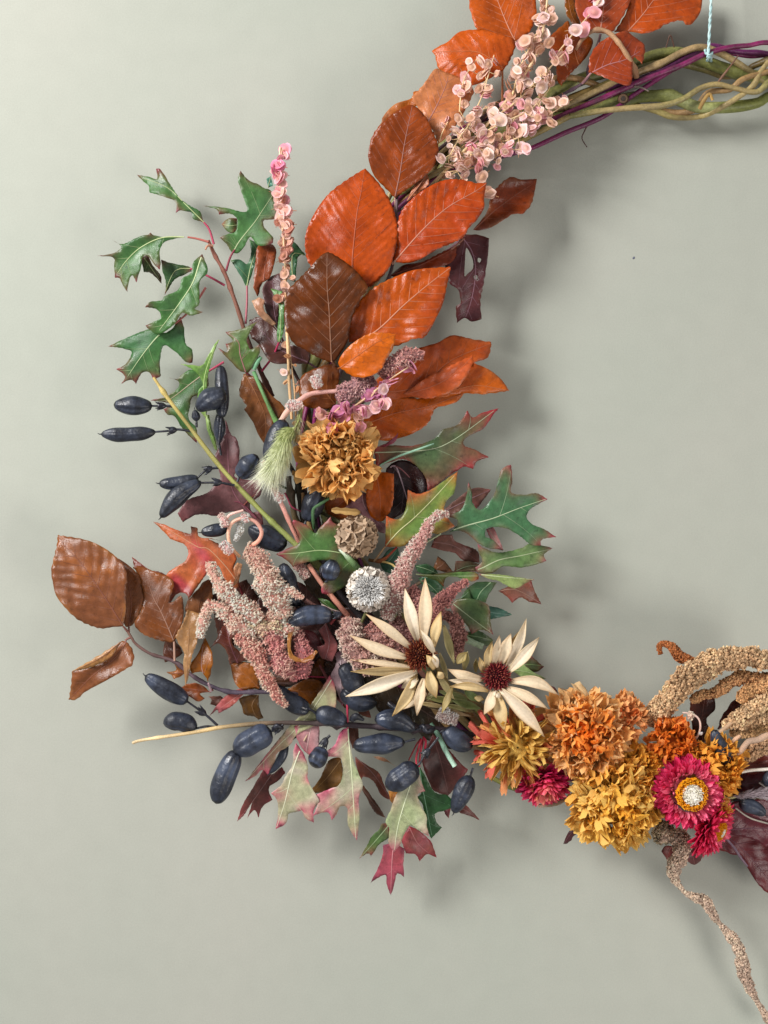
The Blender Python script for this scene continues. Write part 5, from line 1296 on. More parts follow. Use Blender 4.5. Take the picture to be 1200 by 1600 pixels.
def orache(parent, z, pts, d, n, spread, size, tones, seed, r=1.6, colour='#d8b98a', from_=0.0):
    p = Z(z, pts)
    path = spline(np.column_stack([p, resample(d if np.ndim(d) else [d, d], len(p))]), 3)
    rng = np.random.default_rng(seed)
    branch(parent, 'p', path[::3, :2], path[::3, 2], [r, r * .8, r * .5], [colour, '#dcc09a'], 'stem', seed=seed, knob=.08)
    pos_r = r
    tw = MB()
    for i in range(n):
        u = from_ + (1 - from_) * (i + rng.uniform(0, .9)) / n
        j = min(u * (len(path) - 1), len(path) - 1.001)
        a, b = path[int(j)], path[int(j) + 1]
        c = a + (b - a) * (j % 1)
        off = rng.normal(0, spread, 3) * np.array([1, 1, .7])
        q = c + off
        q[2] = max(q[2], 20)
        tone = lin(tones[rng.integers(len(tones))])
        sz = size * rng.uniform(.5, 1.12)
        put(parent, 'bract', BRACTS[rng.integers(4)], W(q[:2], q[2]), facing(rng, .62), (sz * U * 1.3 * rng.uniform(.72, 1.05), sz * U * 1.3, sz * U * 1.3), tone)
        mid_ = (c + q) / 2 + np.array([0, 1.5, 0])
        pp = np.array([c, mid_, q])
        tw.tube(W(pp[:, :2], pp[:, 2]), np.array([.7, .6, .5]) * U, lin(colour), 4, cap=False)
    tw.build('bract_stalks', M['twig'], parent, stuff=True)


TAN = ['#f4d4c4', '#e8c4b0', '#f8dcd4', '#dcb49c', '#fce8e0']
PINK = ['#fcd4d8', '#f8bcc8', '#fce0e0', '#f4a8bc', '#ffe8e8']
s = thing('orache_sprig', 'big plume of tan and pink papery seed discs over the top beech leaves', 'orache sprig', (676, 288), 90, 'orache seed sprigs')
orache(s, 'p', '672,292 735,225 780,172 810,130 838,85 850,40 855,0 858,-30', [92, 96, 100, 98, 90], 26, 9, 7.0, TAN + PINK[:1], 101, 2.6, from_=.55)
orache(s, 'p', '735,225 770,222 810,215 850,185 888,160', [98, 102, 96], 34, 8, 7.6, PINK + TAN[:2], 102, 1.4)
orache(s, 'p', '690,270 740,262 775,245 800,225', [98, 104, 104], 36, 10, 7.2, TAN + PINK[:2], 103, 1.4, from_=.15)
orache(s, 'p', '860,97 880,72 900,47 920,24 940,-4', [88, 86, 80], 12, 7, 8.0, PINK, 104, 1.4)
orache(s, 'p', '718,175 720,150 726,122 745,92', [98, 100, 98], 12, 7, 6.6, TAN + PINK[:2], 105, 1.1)
orache(s, 'p', '740,180 755,145 765,110 772,86', [102, 104, 100], 12, 7, 7.2, TAN + PINK[:2], 106, 1.2)
orache(s, 'p', '686,222 692,205 700,190', [98, 100, 100], 2, 3, 6.6, PINK, 107, .9, from_=.7)
orache(s, 'p', '770,185 805,160 840,125 870,95 885,80', [102, 104, 94], 26, 9, 7.2, TAN + PINK[:2], 108, 1.3)
orache(s, 'p', '745,212 790,190 830,170 858,140', [104, 108, 100], 30, 9, 7.2, TAN + PINK[:1], 109, 1.3)
orache(s, 'p', '700,250 718,215 738,190 760,165', [100, 104, 100], 28, 9, 6.6, TAN, 110, 1.2)
orache(s, 'p', '800,150 815,100 835,60 850,20', [104, 102, 92], 24, 8, 7.2, TAN + PINK[:3], 111, 1.2)
orache(s, 'p', '720,262 735,240 760,232 770,215', [104, 108, 108], 16, 9, 6.6, TAN, 112, 1.2)
orache(s, 'p', '750,290 757,298 765,305', [96, 96, 96], 3, 3, 8.0, TAN[:2], 113, 1.0)

s = thing('orache_sprig', 'tall narrow spike of pink and tan seed discs standing beside the green oak', 'orache sprig', (455, 655), 90, 'orache seed sprigs')
orache(s, 'p', '456,655 452,600 450,550 447,480 446,420 442,360 438,300 437,255 438,226', [100, 98, 96, 94, 92], 10, 5, 5.0, TAN[2:4], 121, 2.4, '#d0a878')
orache(s, 'p', '446,400 443,370 441,340 439,310', [97, 97, 97], 26, 5.5, 7.0, ['#d8a090', '#c88c7c', '#e4b8ac', '#f0ccc0'], 122, 1.2, '#c09070')
orache(s, 'p', '440,335 438,300 436,265', [97, 97, 97], 18, 4.5, 8.0, ['#f8c8c8', '#f4d0c8', '#f8b8c4'], 123, 1.2)
orache(s, 'p', '437,270 439,248 441,232', [96, 96, 96], 7, 4, 8.2, ['#f8b4cc', '#f498bc', '#f8c8d4'], 124, 1.0)
orache(s, 'p', '447,470 446,440 444,405', [98, 98, 98], 14, 5, 5.2, ['#d0a088', '#b88068', '#e4bca8'], 125, 1.2, '#b88860')
orache(s, 'p', '462,650 460,610 454,560 451,520', [96, 96, 96], 10, 5, 4.2, ['#d8b088', '#c89870', '#f0ccc0'], 126, 1.6, '#b88c60')

s = thing('orache_sprig', 'short orache sprig with mauve pink discs crossing the orange beech pair', 'orache sprig', (526, 656), 110, 'orache seed sprigs')
MV = ['#e0a0b8', '#d890b0', '#e8b8c8', '#c880a8']
orache(s, '5', '330,350 380,315 440,272 500,225 560,180 620,140 650,118', [134, 136, 134], 9, 5, 8.5, MV, 131, 1.7, '#d8b088')
orache(s, '5', '400,345 440,322 480,305 540,285', [134, 138, 138], 8, 5, 8.6, MV + PINK[:1], 132, 1.2, '#d8b088')
orache(s, '5', '300,370 290,340 265,325', [134, 136, 136], 6, 5, 7.4, ['#d8a0a0', '#c87c94', '#e4b8b0'], 133, 1.2, '#d8b088')
orache(s, '5', '430,385 410,350 395,320', [136, 138, 136], 6, 5, 6.8, ['#e4bcb0', '#f0d0c8', '#e0a0b0'], 134, 1.2, '#d8b088')
orache(s, '5', '470,260 500,225 545,205', [138, 140, 138], 6, 5, 7.0, MV + ['#f0d0d8'], 135, 1.0, '#d8b088')
orache(s, '5', '320,325 345,300 370,275', [134, 138, 138], 3, 4, 8.5, MV[1:], 136, 1.0, '#d8b088')

# ------------------------------------------------------------------ petals
def petal_mesh(name, seed, mat, prof, width, curl, ruffle, cup, twist=0.0, nu=7, nv=5, tip='round', shade=(0.75, 1.0, 1.05), notch=.08, furrow=0.0):
    """unit petal: grows along +Y from the origin, inner face +Z"""
    rng = np.random.default_rng(seed)
    u = np.linspace(0, 1, nu); v = np.linspace(-1, 1, nv)
    wv = waves(rng, 5, 1.0)
    g = np.zeros((nu, nv, 3)); c = np.zeros((nu, nv, 3))
    w = np.interp(u, np.linspace(0, 1, len(prof)), prof) * width
    for i in range(nu):
        edge = (i / (nu - 1)) ** 2
        y = u[i] + (-notch * (v ** 2) + notch * .7 * np.sin(v * 6.5 + seed)) * edge if tip == 'round' else u[i] + 0 * v
        x = v * w[i]
        zc = cup * (v ** 2) * w[i] + ruffle * wv(v * 3.2 + 0 * v, u[i] * 4 + 0 * v) * (0.25 + edge)
        zz = zc + curl * u[i] ** 2 + furrow * np.sin(v * 8 + seed) * (.4 + u[i])
        a = twist * u[i]
        g[i, :, 0] = x * math.cos(a) - zc * math.sin(a)
        g[i, :, 1] = y - 0.35 * abs(curl) * u[i] ** 2
        g[i, :, 2] = x * math.sin(a) + zz
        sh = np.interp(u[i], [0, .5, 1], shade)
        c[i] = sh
    mb = MB()
    mb.grid(g, c)
    return mb.mesh(name, mat)


def flower_frame(xy, d, normal):
    """orientation whose +Z looks along `normal` (layout: x right, y up, z to camera)"""
    n = Vector((normal[0], -normal[2], normal[1])).normalized()
    return n.to_track_quat('Z', 'Y')


def place_petals(root, meshes, R, N, frame, colfn, rng, rin=.12, rout=.42, t0=8, t1=88, len0=.42, len1=.75, jit=10, name='petal', lift=0.25, wide=(.85, 1.2), roll=25, lenv=(.82, 1.15)):
    from mathutils import Quaternion, Euler
    for k in range(N):
        q = (k + .5) / N
        rr = math.sqrt(q)
        a = k * 2.39996 + rng.normal(0, .18)
        th = math.radians(t0 + (t1 - t0) * rr ** 1.1 + rng.normal(0, jit))
        L = R * (len0 + (len1 - len0) * rr) * rng.uniform(*lenv)
        base = Vector((math.cos(a), math.sin(a), 0)) * R * (rin + (rout - rin) * rr)
        base.z = R * lift * (1 - rr ** 2) - R * .1
        # petal +Y -> outward direction tilted th from axis; +Z -> towards the axis side
        out = Vector((math.cos(a) * math.sin(th), math.sin(a) * math.sin(th), math.cos(th)))
        inn = Vector((-math.cos(a) * math.cos(th), -math.sin(a) * math.cos(th), math.sin(th)))
        x = out.cross(inn)
        m = Matrix((x, out, inn)).transposed()
        qt = frame @ m.to_quaternion() @ Quaternion((0, 1, 0), math.radians(rng.normal(0, roll)))
        o = bpy.data.objects.new(name, meshes[rng.integers(len(meshes))])
        COL.objects.link(o)
        o.parent = root
        o.location = frame @ base
        o.rotation_mode = 'QUATERNION'
        o.rotation_quaternion = qt
        o.scale = (L * rng.uniform(*wide), L, L)
        o.color = (*colfn(rr, rng), 1)


def heart(root, frame, R, colour, squash=.6, z=-.15, name='flower_base'):
    """the green or brown receptacle that holds the petals"""
    mb = MB()
    nu, nv_ = 9, 14
    th = np.linspace(0.05, math.pi - .05, nu); ph = np.linspace(0, 2 * np.pi, nv_, endpoint=False)
    g = np.zeros((nu, nv_, 3))
    g[..., 0] = np.sin(th)[:, None] * np.cos(ph)[None] * R
    g[..., 1] = np.sin(th)[:, None] * np.sin(ph)[None] * R
    g[..., 2] = (np.cos(th)[:, None] * R * squash) + z * R
    rot = np.array(frame.to_matrix())
    g = g @ rot.T + np.array(root.location)
    mb.grid(g, lin(colour), wrap=True)
    mb.build(name, M['twig'], root)


def mixc(cols, t):
    cols = [lin(c) for c in cols]
    x = np.clip(t, 0, .9999) * (len(cols) - 1)
    i = int(x)
    return cols[i] + (cols[i + 1] - cols[i]) * (x - i)


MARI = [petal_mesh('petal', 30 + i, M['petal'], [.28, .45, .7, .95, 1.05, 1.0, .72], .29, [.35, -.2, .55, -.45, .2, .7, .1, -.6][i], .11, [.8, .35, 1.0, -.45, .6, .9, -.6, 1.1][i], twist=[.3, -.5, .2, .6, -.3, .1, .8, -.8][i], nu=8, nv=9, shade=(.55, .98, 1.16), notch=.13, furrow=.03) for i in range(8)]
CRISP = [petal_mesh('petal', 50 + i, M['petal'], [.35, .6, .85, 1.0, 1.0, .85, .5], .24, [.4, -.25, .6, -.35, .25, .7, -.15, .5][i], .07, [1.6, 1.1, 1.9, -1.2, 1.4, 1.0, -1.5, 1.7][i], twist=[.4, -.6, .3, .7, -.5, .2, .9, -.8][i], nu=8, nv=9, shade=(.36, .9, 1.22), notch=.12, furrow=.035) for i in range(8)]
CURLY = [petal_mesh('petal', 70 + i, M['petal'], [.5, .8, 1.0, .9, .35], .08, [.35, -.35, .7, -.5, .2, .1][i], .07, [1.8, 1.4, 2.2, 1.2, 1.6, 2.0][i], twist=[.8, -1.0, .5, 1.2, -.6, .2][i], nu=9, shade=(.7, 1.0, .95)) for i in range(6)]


def marigold(label, xy, r, d, normal, N, cols, meshes, seed, group='dried marigold heads', **kw):
    rng = np.random.default_rng(seed)
    root = thing('dried_marigold', label, 'dried flower', xy, d, group)
    fr = flower_frame(xy, d, normal)
    R = r * U * (DIST - d) / DIST
    noise = kw.pop('noise', .18)
    def cf(rr, g):
        c = mixc(cols, rr + g.normal(0, .12))
        c = c * 1.5 * (1 + g.normal(0, noise))
        return np.clip(c / max(1.0, c.max() / .92), 0, 1)
    heart(root, fr, R * .5, cols[len(cols) // 3])
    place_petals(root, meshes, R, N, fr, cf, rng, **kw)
    return root


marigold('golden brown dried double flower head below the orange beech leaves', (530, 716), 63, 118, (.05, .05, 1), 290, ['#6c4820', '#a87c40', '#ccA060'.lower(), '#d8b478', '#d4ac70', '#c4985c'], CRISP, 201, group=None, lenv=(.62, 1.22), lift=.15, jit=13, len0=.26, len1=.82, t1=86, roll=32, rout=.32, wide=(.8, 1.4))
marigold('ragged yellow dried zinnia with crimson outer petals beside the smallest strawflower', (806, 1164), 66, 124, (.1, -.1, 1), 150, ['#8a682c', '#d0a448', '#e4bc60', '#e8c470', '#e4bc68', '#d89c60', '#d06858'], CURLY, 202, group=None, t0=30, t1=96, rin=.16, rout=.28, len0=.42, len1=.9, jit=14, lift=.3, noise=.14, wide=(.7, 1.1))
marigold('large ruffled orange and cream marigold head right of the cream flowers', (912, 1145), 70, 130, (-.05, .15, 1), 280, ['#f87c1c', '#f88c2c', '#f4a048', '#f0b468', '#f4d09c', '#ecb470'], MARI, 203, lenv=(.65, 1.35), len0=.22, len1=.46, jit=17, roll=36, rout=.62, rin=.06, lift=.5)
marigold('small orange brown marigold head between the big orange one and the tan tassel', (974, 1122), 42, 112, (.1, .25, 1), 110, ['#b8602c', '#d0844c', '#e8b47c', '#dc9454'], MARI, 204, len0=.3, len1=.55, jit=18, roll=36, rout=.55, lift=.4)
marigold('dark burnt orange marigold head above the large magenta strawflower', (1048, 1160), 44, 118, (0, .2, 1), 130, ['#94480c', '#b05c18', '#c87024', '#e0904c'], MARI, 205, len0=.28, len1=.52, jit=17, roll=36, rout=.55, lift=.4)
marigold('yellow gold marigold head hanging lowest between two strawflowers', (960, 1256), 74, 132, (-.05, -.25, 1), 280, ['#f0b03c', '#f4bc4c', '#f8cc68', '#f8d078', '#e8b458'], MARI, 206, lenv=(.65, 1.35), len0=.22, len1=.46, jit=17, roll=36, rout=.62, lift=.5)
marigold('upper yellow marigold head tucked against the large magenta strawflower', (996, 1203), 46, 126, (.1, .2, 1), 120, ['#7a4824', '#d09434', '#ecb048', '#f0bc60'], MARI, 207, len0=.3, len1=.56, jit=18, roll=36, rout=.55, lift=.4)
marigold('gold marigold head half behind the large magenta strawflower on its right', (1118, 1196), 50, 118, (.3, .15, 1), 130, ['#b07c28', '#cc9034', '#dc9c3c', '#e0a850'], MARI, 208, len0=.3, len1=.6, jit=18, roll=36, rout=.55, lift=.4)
marigold('tiny gold marigold floret below the right hand marigold', (1127, 1264), 17, 134, (.4, -.2, 1), 26, ['#d89c34', '#e8b04c', '#f0c070'], MARI, 209, len0=.5, len1=.9, jit=16)

# strawflowers
STRAW = [petal_mesh('bract', 90 + i, M['straw'], [.6, .95, 1.0, .85, .12], .20, [.22, .12, .32, .05][i], .02, [.6, .5, .7, .45][i], tip='point', shade=(.8, 1.0, 1.08)) for i in range(4)]


def strawflower(label, xy, r, d, normal, N, cols, seed, eye, **kw):
    rng = np.random.default_rng(seed)
    root = thing('strawflower', label, 'strawflower', xy, d, 'strawflowers')
    fr = flower_frame(xy, d, normal)
    R = r * U * (DIST - d) / DIST
    def cf(rr, g):
        c = mixc(cols, rr + g.normal(0, .1))
        return np.clip(c * (1 + g.normal(0, .12)), 0, 1)
    heart(root, fr, R * .42, '#8d2c3c', .45)
    place_petals(root, STRAW, R, N, fr, cf, rng, name='bract', jit=5, wide=(.8, 1.05), roll=8, **kw)
    if eye:
        for nm, r0, r1, n_, c_, h_ in (('floret_ring', eye[0], eye[1], 300, ['#f8ac14', '#fcc028', '#f49c14'], .07), ('floret_centre', 0, eye[0], 160, ['#fcf8ec', '#fffcf4', '#f4ecd4'], .03)):
            mb = MB()
            rot = np.array(fr.to_matrix())
            for k in range(n_):
                q = math.sqrt(rng.uniform((r0 / r1) ** 2, 1)) * r1 * R
                a = rng.uniform(0, 6.283)
                zb = R * .31 + R * .16 * (1 - (q / (eye[1] * R)) ** 2)
                p0 = np.array([q * math.cos(a), q * math.sin(a), zb - .06 * R])
                p1 = p0 * np.array([1.04, 1.04, 1]) + np.array([0, 0, R * h_ * rng.uniform(.7, 1.3) + .06 * R])
                pts = np.array([p0, p1]) @ rot.T + np.array(root.location)
                mb.tube(pts, [R * .02, R * .013], lin(c_[rng.integers(3)]), 4)
            nd = 18
            an = np.linspace(0, 2 * np.pi, nd, endpoint=False)
            dz = R * (.36 + .12 * (1 if r0 == 0 else 0))
            dk = np.concatenate([np.stack([np.cos(an) * r1 * R, np.sin(an) * r1 * R, 0 * an + R * .30 + (.06 * R if r0 == 0 else 0)], -1), [[0, 0, dz]]]) @ rot.T + np.array(root.location)
            ia = np.arange(nd)
            mb.add(dk, np.stack([ia, (ia + 1) % nd, np.full(nd, nd)], -1), lin(c_[0]))
            mb.build(nm, M['cream'], root, stuff=True)
    return root


strawflower('large open magenta strawflower with a white and yellow eye', (1074, 1238), 60, 146, (.12, .05, 1), 290, ['#f08098', '#f07c94', '#ec5880', '#e43c70', '#d82860'], 301, (.27, .42), t0=22, t1=106, rin=.44, rout=.56, len0=.18, len1=.46, lift=.30)
strawflower('tilted crimson strawflower half under the large magenta one', (1112, 1292), 44, 128, (.75, -.35, .6), 190, ['#f47c90', '#ec5078', '#dc345c', '#c8244c'], 302, (.16, .36), t0=14, t1=105, rin=.36, rout=.42, len0=.3, len1=.8, lift=.25)
strawflower('small closed crimson strawflower facing down below the yellow zinnia', (850, 1220), 48, 112, (.05, -.75, .75), 170, ['#f8c090', '#f48c88', '#ec5878', '#dc386c', '#c82c68'], 303, None, t0=4, t1=98, rin=.08, rout=.36, len0=.45, len1=.68, lift=.35)

# ------------------------------------------------------------------ cream ray flowers
def blade(parent, name, z, b, t, w, d, cols, arch=6, cup=.25, bow=0.0, seed=0, mat='cream', nu=14, nv=11, prof=(.30, .62, .88, 1.0, .82, .44, .03), shape=None):
    k = ZW[z][2]
    b = Z(z, b)[0]; t = Z(z, t)[0]; w = w * k * (.93 if name == 'ray_bract' else 1)
    rng = np.random.default_rng(4000 + seed)
    bow = bow + (rng.normal(0, .12) if name == 'ray_bract' else 0)
    u = np.linspace(0, 1, nu); v = np.linspace(-1, 1, nv)
    dv = t - b; L = np.linalg.norm(dv); n_ = np.array([-dv[1], dv[0]]) / (L + 1e-9)
    W_ = np.interp(u, np.linspace(0, 1, len(prof)), prof) * w / 2
    wv = waves(rng, 4, 1.0)
    tilt = rng.normal(0, .3); rng2 = rng.normal(0, .5)
    xy = np.zeros((nu, nv, 2)); dd = np.zeros((nu, nv)); C = np.zeros((nu, nv, 3))
    c0, c1 = lin(cols[0]), lin(cols[1])
    for i in range(nu):
        xy[i] = b + dv * u[i] + n_ * (bow * w * math.sin(math.pi * u[i])) + n_[None] * (v * W_[i])[:, None]
        dd[i] = d[0] + (d[1] - d[0]) * u[i] + arch * math.sin(math.pi * u[i]) + cup * 1.6 * np.abs(v) ** 1.2 * W_[i] + (tilt + rng2 * u[i]) * v * W_[i] + .9 * wv(v * 2, u[i] * 6 + 0 * v) + .35 * np.sin(v * 9 + seed)
        m_ = np.clip(abs(v) ** 3 * .7 + (u[i] ** 4) * .8 + .5 * (1 - u[i]) ** 6 + .15 * wv(v * 1.5, u[i] * 4 + 0 * v), 0, 1)
        C[i] = c0 + (c1 - c0) * m_[:, None]
    mb = MB()
    mb.grid(W(xy, dd), C)
    o = mb.build(name, M[mat], parent, origin=W(b, d[0]))
    s_ = o.modifiers.new('thickness', 'SOLIDIFY'); s_.thickness = 0.00012; s_.offset = 0
    return o


def cone(parent, xy, r, d, normal, seed, cols, n=190, hgt=.6, spike=.34):
    rng = np.random.default_rng(seed)
    fr = np.array(flower_frame(xy, d, normal).to_matrix())
    R = r * U
    mb = MB()
    nu, nv_ = 10, 16
    th = np.linspace(0.02, math.pi * .6, nu); ph = np.linspace(0, 2 * np.pi, nv_, endpoint=False)
    g = np.zeros((nu, nv_, 3))
    g[..., 0] = np.sin(th)[:, None] * np.cos(ph)[None] * R * .85
    g[..., 1] = np.sin(th)[:, None] * np.sin(ph)[None] * R * .85
    g[..., 2] = np.cos(th)[:, None] * R * hgt * .85
    o0 = W(xy, d)
    mb.grid(g @ fr.T + o0, lin(cols[2]), wrap=True)
    for k in range(n):
        q = (k + .5) / n
        th_ = math.acos(1 - q * 1.25)
        a = k * 2.39996
        nrm = np.array([math.sin(th_) * math.cos(a), math.sin(th_) * math.sin(a), math.cos(th_)])
        p0 = nrm * np.array([1, 1, hgt]) * R * .8
        dr = nrm + rng.normal(0, .15, 3) + np.array([0, 0, .25])
        L = R * spike * rng.uniform(.8, 1.4) * (.7 + .6 * q)
        p = np.array([p0, p0 + dr * L * .6, p0 + dr * L]) @ fr.T + o0
        c = np.array([lin(cols[2]), lin(cols[0]), lin(cols[1]) if rng.uniform() < .55 else lin(cols[0])])
        mb.tube(p, np.array([.05, .06, .02]) * R, c, 5)
    return mb.build('flower_cone', M['floret'], parent, stuff=True)


CR = ('#ecdabc', '#d4b48c'); CR2 = ('#f4e6d0', '#e0c8a0'); CR3 = ('#e4cc9c', '#c8a468')
LS = [petal for petal in ()]
s = thing('cream_ray_flower', 'larger cream flower with long pointed bracts and dark red centre', 'dried flower', (656, 1023), 140, 'cream ray flowers')
for i, (b, t, w, dd, cc, bw) in enumerate([
    ('522,735', '458,478', 68, (140, 146), CR2, 0), ('545,730', '553,430', 72, (142, 152), CR, 0), ('592,755', '627,585', 56, (144, 160), CR3, 0),
    ('495,765', '275,598', 54, (140, 150), CR, -.1), ('480,805', '200,698', 60, (140, 148), CR, -.15), ('505,850', '200,812', 34, (138, 140), CR, .1),
    ('510,862', '203,868', 46, (142, 146), CR3, .1), ('515,868', '180,985', 74, (146, 152), CR2, .1), ('510,880', '398,1078', 62, (142, 140), CR3, -.15),
    ('570,865', '606,992', 64, (148, 158), CR3, 0), ('545,900', '514,1075', 54, (146, 146), CR, 0), ('600,790', '532,672', 40, (148, 158), CR2, 0),
    ('595,860', '558,790', 46, (150, 160), CR3, 0), ('610,850', '590,785', 34, (152, 160), CR2, 0), ('520,900', '440,945', 56, (140, 142), CR2, 0),
    ('560,970', '430,1050', 46, (132, 130), CR, 0), ('640,900', '612,868', 40, (146, 156), CR3, 0)]):
    blade(s, 'ray_bract', 'R', b, t, w, dd, cc, arch=8, bow=bw, seed=i)
cone(s, (656, 1024), 18.5, 146, (-.15, .1, 1), 61, ('#74301f', '#b8744a', '#40180f'))
for i, (b, t, w, dd) in enumerate([('640,650', '690,835', 40, (116, 132)), ('620,780', '660,905', 26, (124, 136)), ('700,830', '748,776', 44, (130, 150)), ('735,860', '752,772', 34, (128, 148)), ('610,880', '690,1000', 34, (120, 118)), ('680,940', '630,1065', 34, (128, 140)), ('790,870', '792,805', 26, (120, 130))]):
    blade(s, 'stem_leaf', 'R', b, t, w, dd, [('#9a9060', '#b8a878'), ('#a89c6c', '#c4b080'), ('#c8b480', '#a89050')][i % 3], arch=3, seed=40 + i)

s = thing('cream_ray_flower', 'smaller cream flower with a rounder crimson centre beside the orange marigold', 'dried flower', (776, 1057), 140, 'cream ray flowers')
for i, (b, t, w, dd, cc, bw) in enumerate([
    ('830,905', '658,856', 58, (142, 146), CR, -.15), ('838,945', '662,908', 44, (144, 150), CR2, .15), ('850,960', '668,938', 44, (148, 158), CR3, .35),
    ('868,955', '828,1070', 56, (146, 150), CR, 0), ('888,960', '925,1150', 72, (148, 152), CR3, 0), ('905,950', '1112,1175', 74, (152, 158), CR2, -.1),
    ('925,940', '1128,1042', 56, (148, 154), CR, -.15), ('945,915', '1178,978', 62, (146, 146), CR, -.35), ('945,870', '1088,706', 62, (146, 154), CR2, .1),
    ('935,850', '1027,620', 54, (144, 152), CR2, .1), ('905,840', '955,690', 66, (142, 156), CR, 0), ('925,830', '1005,668', 44, (138, 146), CR3, 0), ('872,840', '902,698', 46, (144, 160), CR, 0),
    ('842,860', '868,726', 46, (142, 152), CR3, 0), ('825,880', '808,800', 34, (138, 142), CR3, 0), ('895,975', '870,965', 34, (154, 158), CR2, 0), ('905,990', '880,975', 30, (156, 160), CR2, 0)]):
    blade(s, 'ray_bract', 'R', b, t, w, dd, cc, arch=8, bow=bw, seed=60 + i)
cone(s, (776, 1057), 17, 148, (0, .05, 1), 62, ('#80262c', '#c06c58', '#3c1014'))
for i, (b, t, w, dd, c) in enumerate([('560,990', '700,1010', 34, (100, 104), ('#7a7a44', '#94905c')), ('620,960', '760,1000', 36, (104, 106), ('#6a7040', '#8a8c5c')), ('680,1000', '820,1045', 40, (106, 108), ('#66703c', '#84885c')), ('500,1010', '680,1040', 22, (98, 104), ('#a08a5c', '#b8a478')), ('740,960', '810,1010', 40, (110, 112), ('#5c6a3c', '#7a8450')),
                                  ('560,1030', '780,1080', 26, (96, 100), ('#9c8460', '#b49c78')), ('640,1020', '790,1060', 26, (102, 104), ('#8a8454', '#a49c70')), ('690,900', '740,960', 30, (106, 110), ('#94905c', '#b0a878')), ('785,990', '830,1000', 30, (128, 134), ('#d0b888', '#c0a468')), ('600,940', '560,1010', 26, (100, 98), ('#b8a880', '#a08c60'))]):
    blade(s, 'stem_leaf', 'R', b, t, w, dd, c, arch=4, seed=90 + i)
branch(s, 'R', '680,960 760,1000 860,1050 960,1090', [96, 92, 84, 70], [4, 4], ['#8a7a50', '#7a6a48'], 'stem', seed=101)

# ------------------------------------------------------------------ papery star scabious heads
def cup_mesh(seed):
    rng = np.random.default_rng(seed)
    mb = MB()
    na = 26
    an = np.linspace(0, 2 * np.pi, na, endpoint=False)
    rs = [.10, .45, .8, 1.0]; zs = [.05, .12, .20, .26]
    g = np.zeros((4, na, 3)); c = np.zeros((4, na, 3))
    for i in range(4):
        pl = (np.arange(na) % 2) * 2 - 1
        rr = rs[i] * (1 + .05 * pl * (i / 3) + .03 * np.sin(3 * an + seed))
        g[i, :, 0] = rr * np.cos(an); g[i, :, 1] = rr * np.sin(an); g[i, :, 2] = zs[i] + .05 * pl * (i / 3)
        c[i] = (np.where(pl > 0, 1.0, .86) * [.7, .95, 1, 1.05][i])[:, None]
    mb.grid(g, c, wrap=True)
    for j in range(5):
        a = j * 1.2566 + seed
        p = np.array([[0, 0, .02], [.25 * math.cos(a), .25 * math.sin(a), .22], [.4 * math.cos(a), .4 * math.sin(a), .30]])
        mb.tube(p, [.04, .03, .012], np.array([.42, .36, .3]), 4)
    mb.tube(np.array([[0, 0, -.6], [0, 0, 0.02]]), [.08, .12], np.array([.5, .42, .35]), 5)
    return mb.mesh('papery_cup', M['paper'])


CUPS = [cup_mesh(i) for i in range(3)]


def scabious(label, xy, r, d, normal, seed, cols, polar, n, size, fluff):
    from mathutils import Quaternion
    rng = np.random.default_rng(seed)
    root = thing('scabious_seed_head', label, 'seed head', xy, d, 'papery scabious seed heads')
    fr = flower_frame(xy, d, normal)
    R = r * U
    heart(root, fr, R * .55, '#7a6850', 1.0, 0, 'core')
    for k in range(n):
        q = (k + .5) / n
        ct = math.cos(math.radians(polar[0])) + (math.cos(math.radians(polar[1])) - math.cos(math.radians(polar[0]))) * q
        th = math.acos(ct)
        a = k * 2.39996
        nrm = Vector((math.sin(th) * math.cos(a), math.sin(th) * math.sin(a), math.cos(th)))
        nw = fr @ nrm
        o = bpy.data.objects.new('papery_cup', CUPS[k % 3])
        COL.objects.link(o)
        o.parent = root
        o.location = nw * R * .58
        o.rotation_mode = 'QUATERNION'
        o.rotation_quaternion = nw.to_track_quat('Z', 'Y') @ Quaternion((0, 0, 1), rng.uniform(0, 6))
        o.scale = (R * size,) * 3
        o.color = (*np.clip(mixc(cols, rng.uniform()) * (1 + rng.normal(0, .06)), 0, 1), 1)
    if fluff:
        mb = MB()
        rot = np.array(fr.to_matrix())
        for k in range(700):
            a = rng.uniform(0, 6.283); q = math.sqrt(rng.uniform(0, 1)) * .75
            nrm = np.array([q * math.cos(a), q * math.sin(a), 1.0])
            p0 = np.array([q * .5 * math.cos(a), q * .5 * math.sin(a), .62]) * R
            p1 = p0 + (nrm + rng.normal(0, .18, 3)) * R * rng.uniform(.16, .34)
            p = np.array([p0, p1]) @ rot.T + np.array(root.location)
            mb.tube(p, np.array([.028, .012]) * R, lin('#fbf9f6') * rng.uniform(.93, 1), 3)
        mb.build('white_tuft', M['hair'], root, stuff=True)
    return root


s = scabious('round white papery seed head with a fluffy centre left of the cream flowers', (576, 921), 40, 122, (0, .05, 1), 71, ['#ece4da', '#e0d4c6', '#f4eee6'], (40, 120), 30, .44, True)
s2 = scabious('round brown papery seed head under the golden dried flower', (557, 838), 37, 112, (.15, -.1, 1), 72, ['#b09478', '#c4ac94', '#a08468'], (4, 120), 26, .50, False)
branch(s, 'p', '578,945 560,985 545,1030 560,1070', [110, 90, 70, 50], [2.6, 3], '#7a7a4c', 'stem', seed=102)
branch(s2, 'p', '555,830 530,815 500,800 480,790', [104, 90, 76, 60], [2.2, 2.6], '#5a5a3c', 'stem', seed=103)

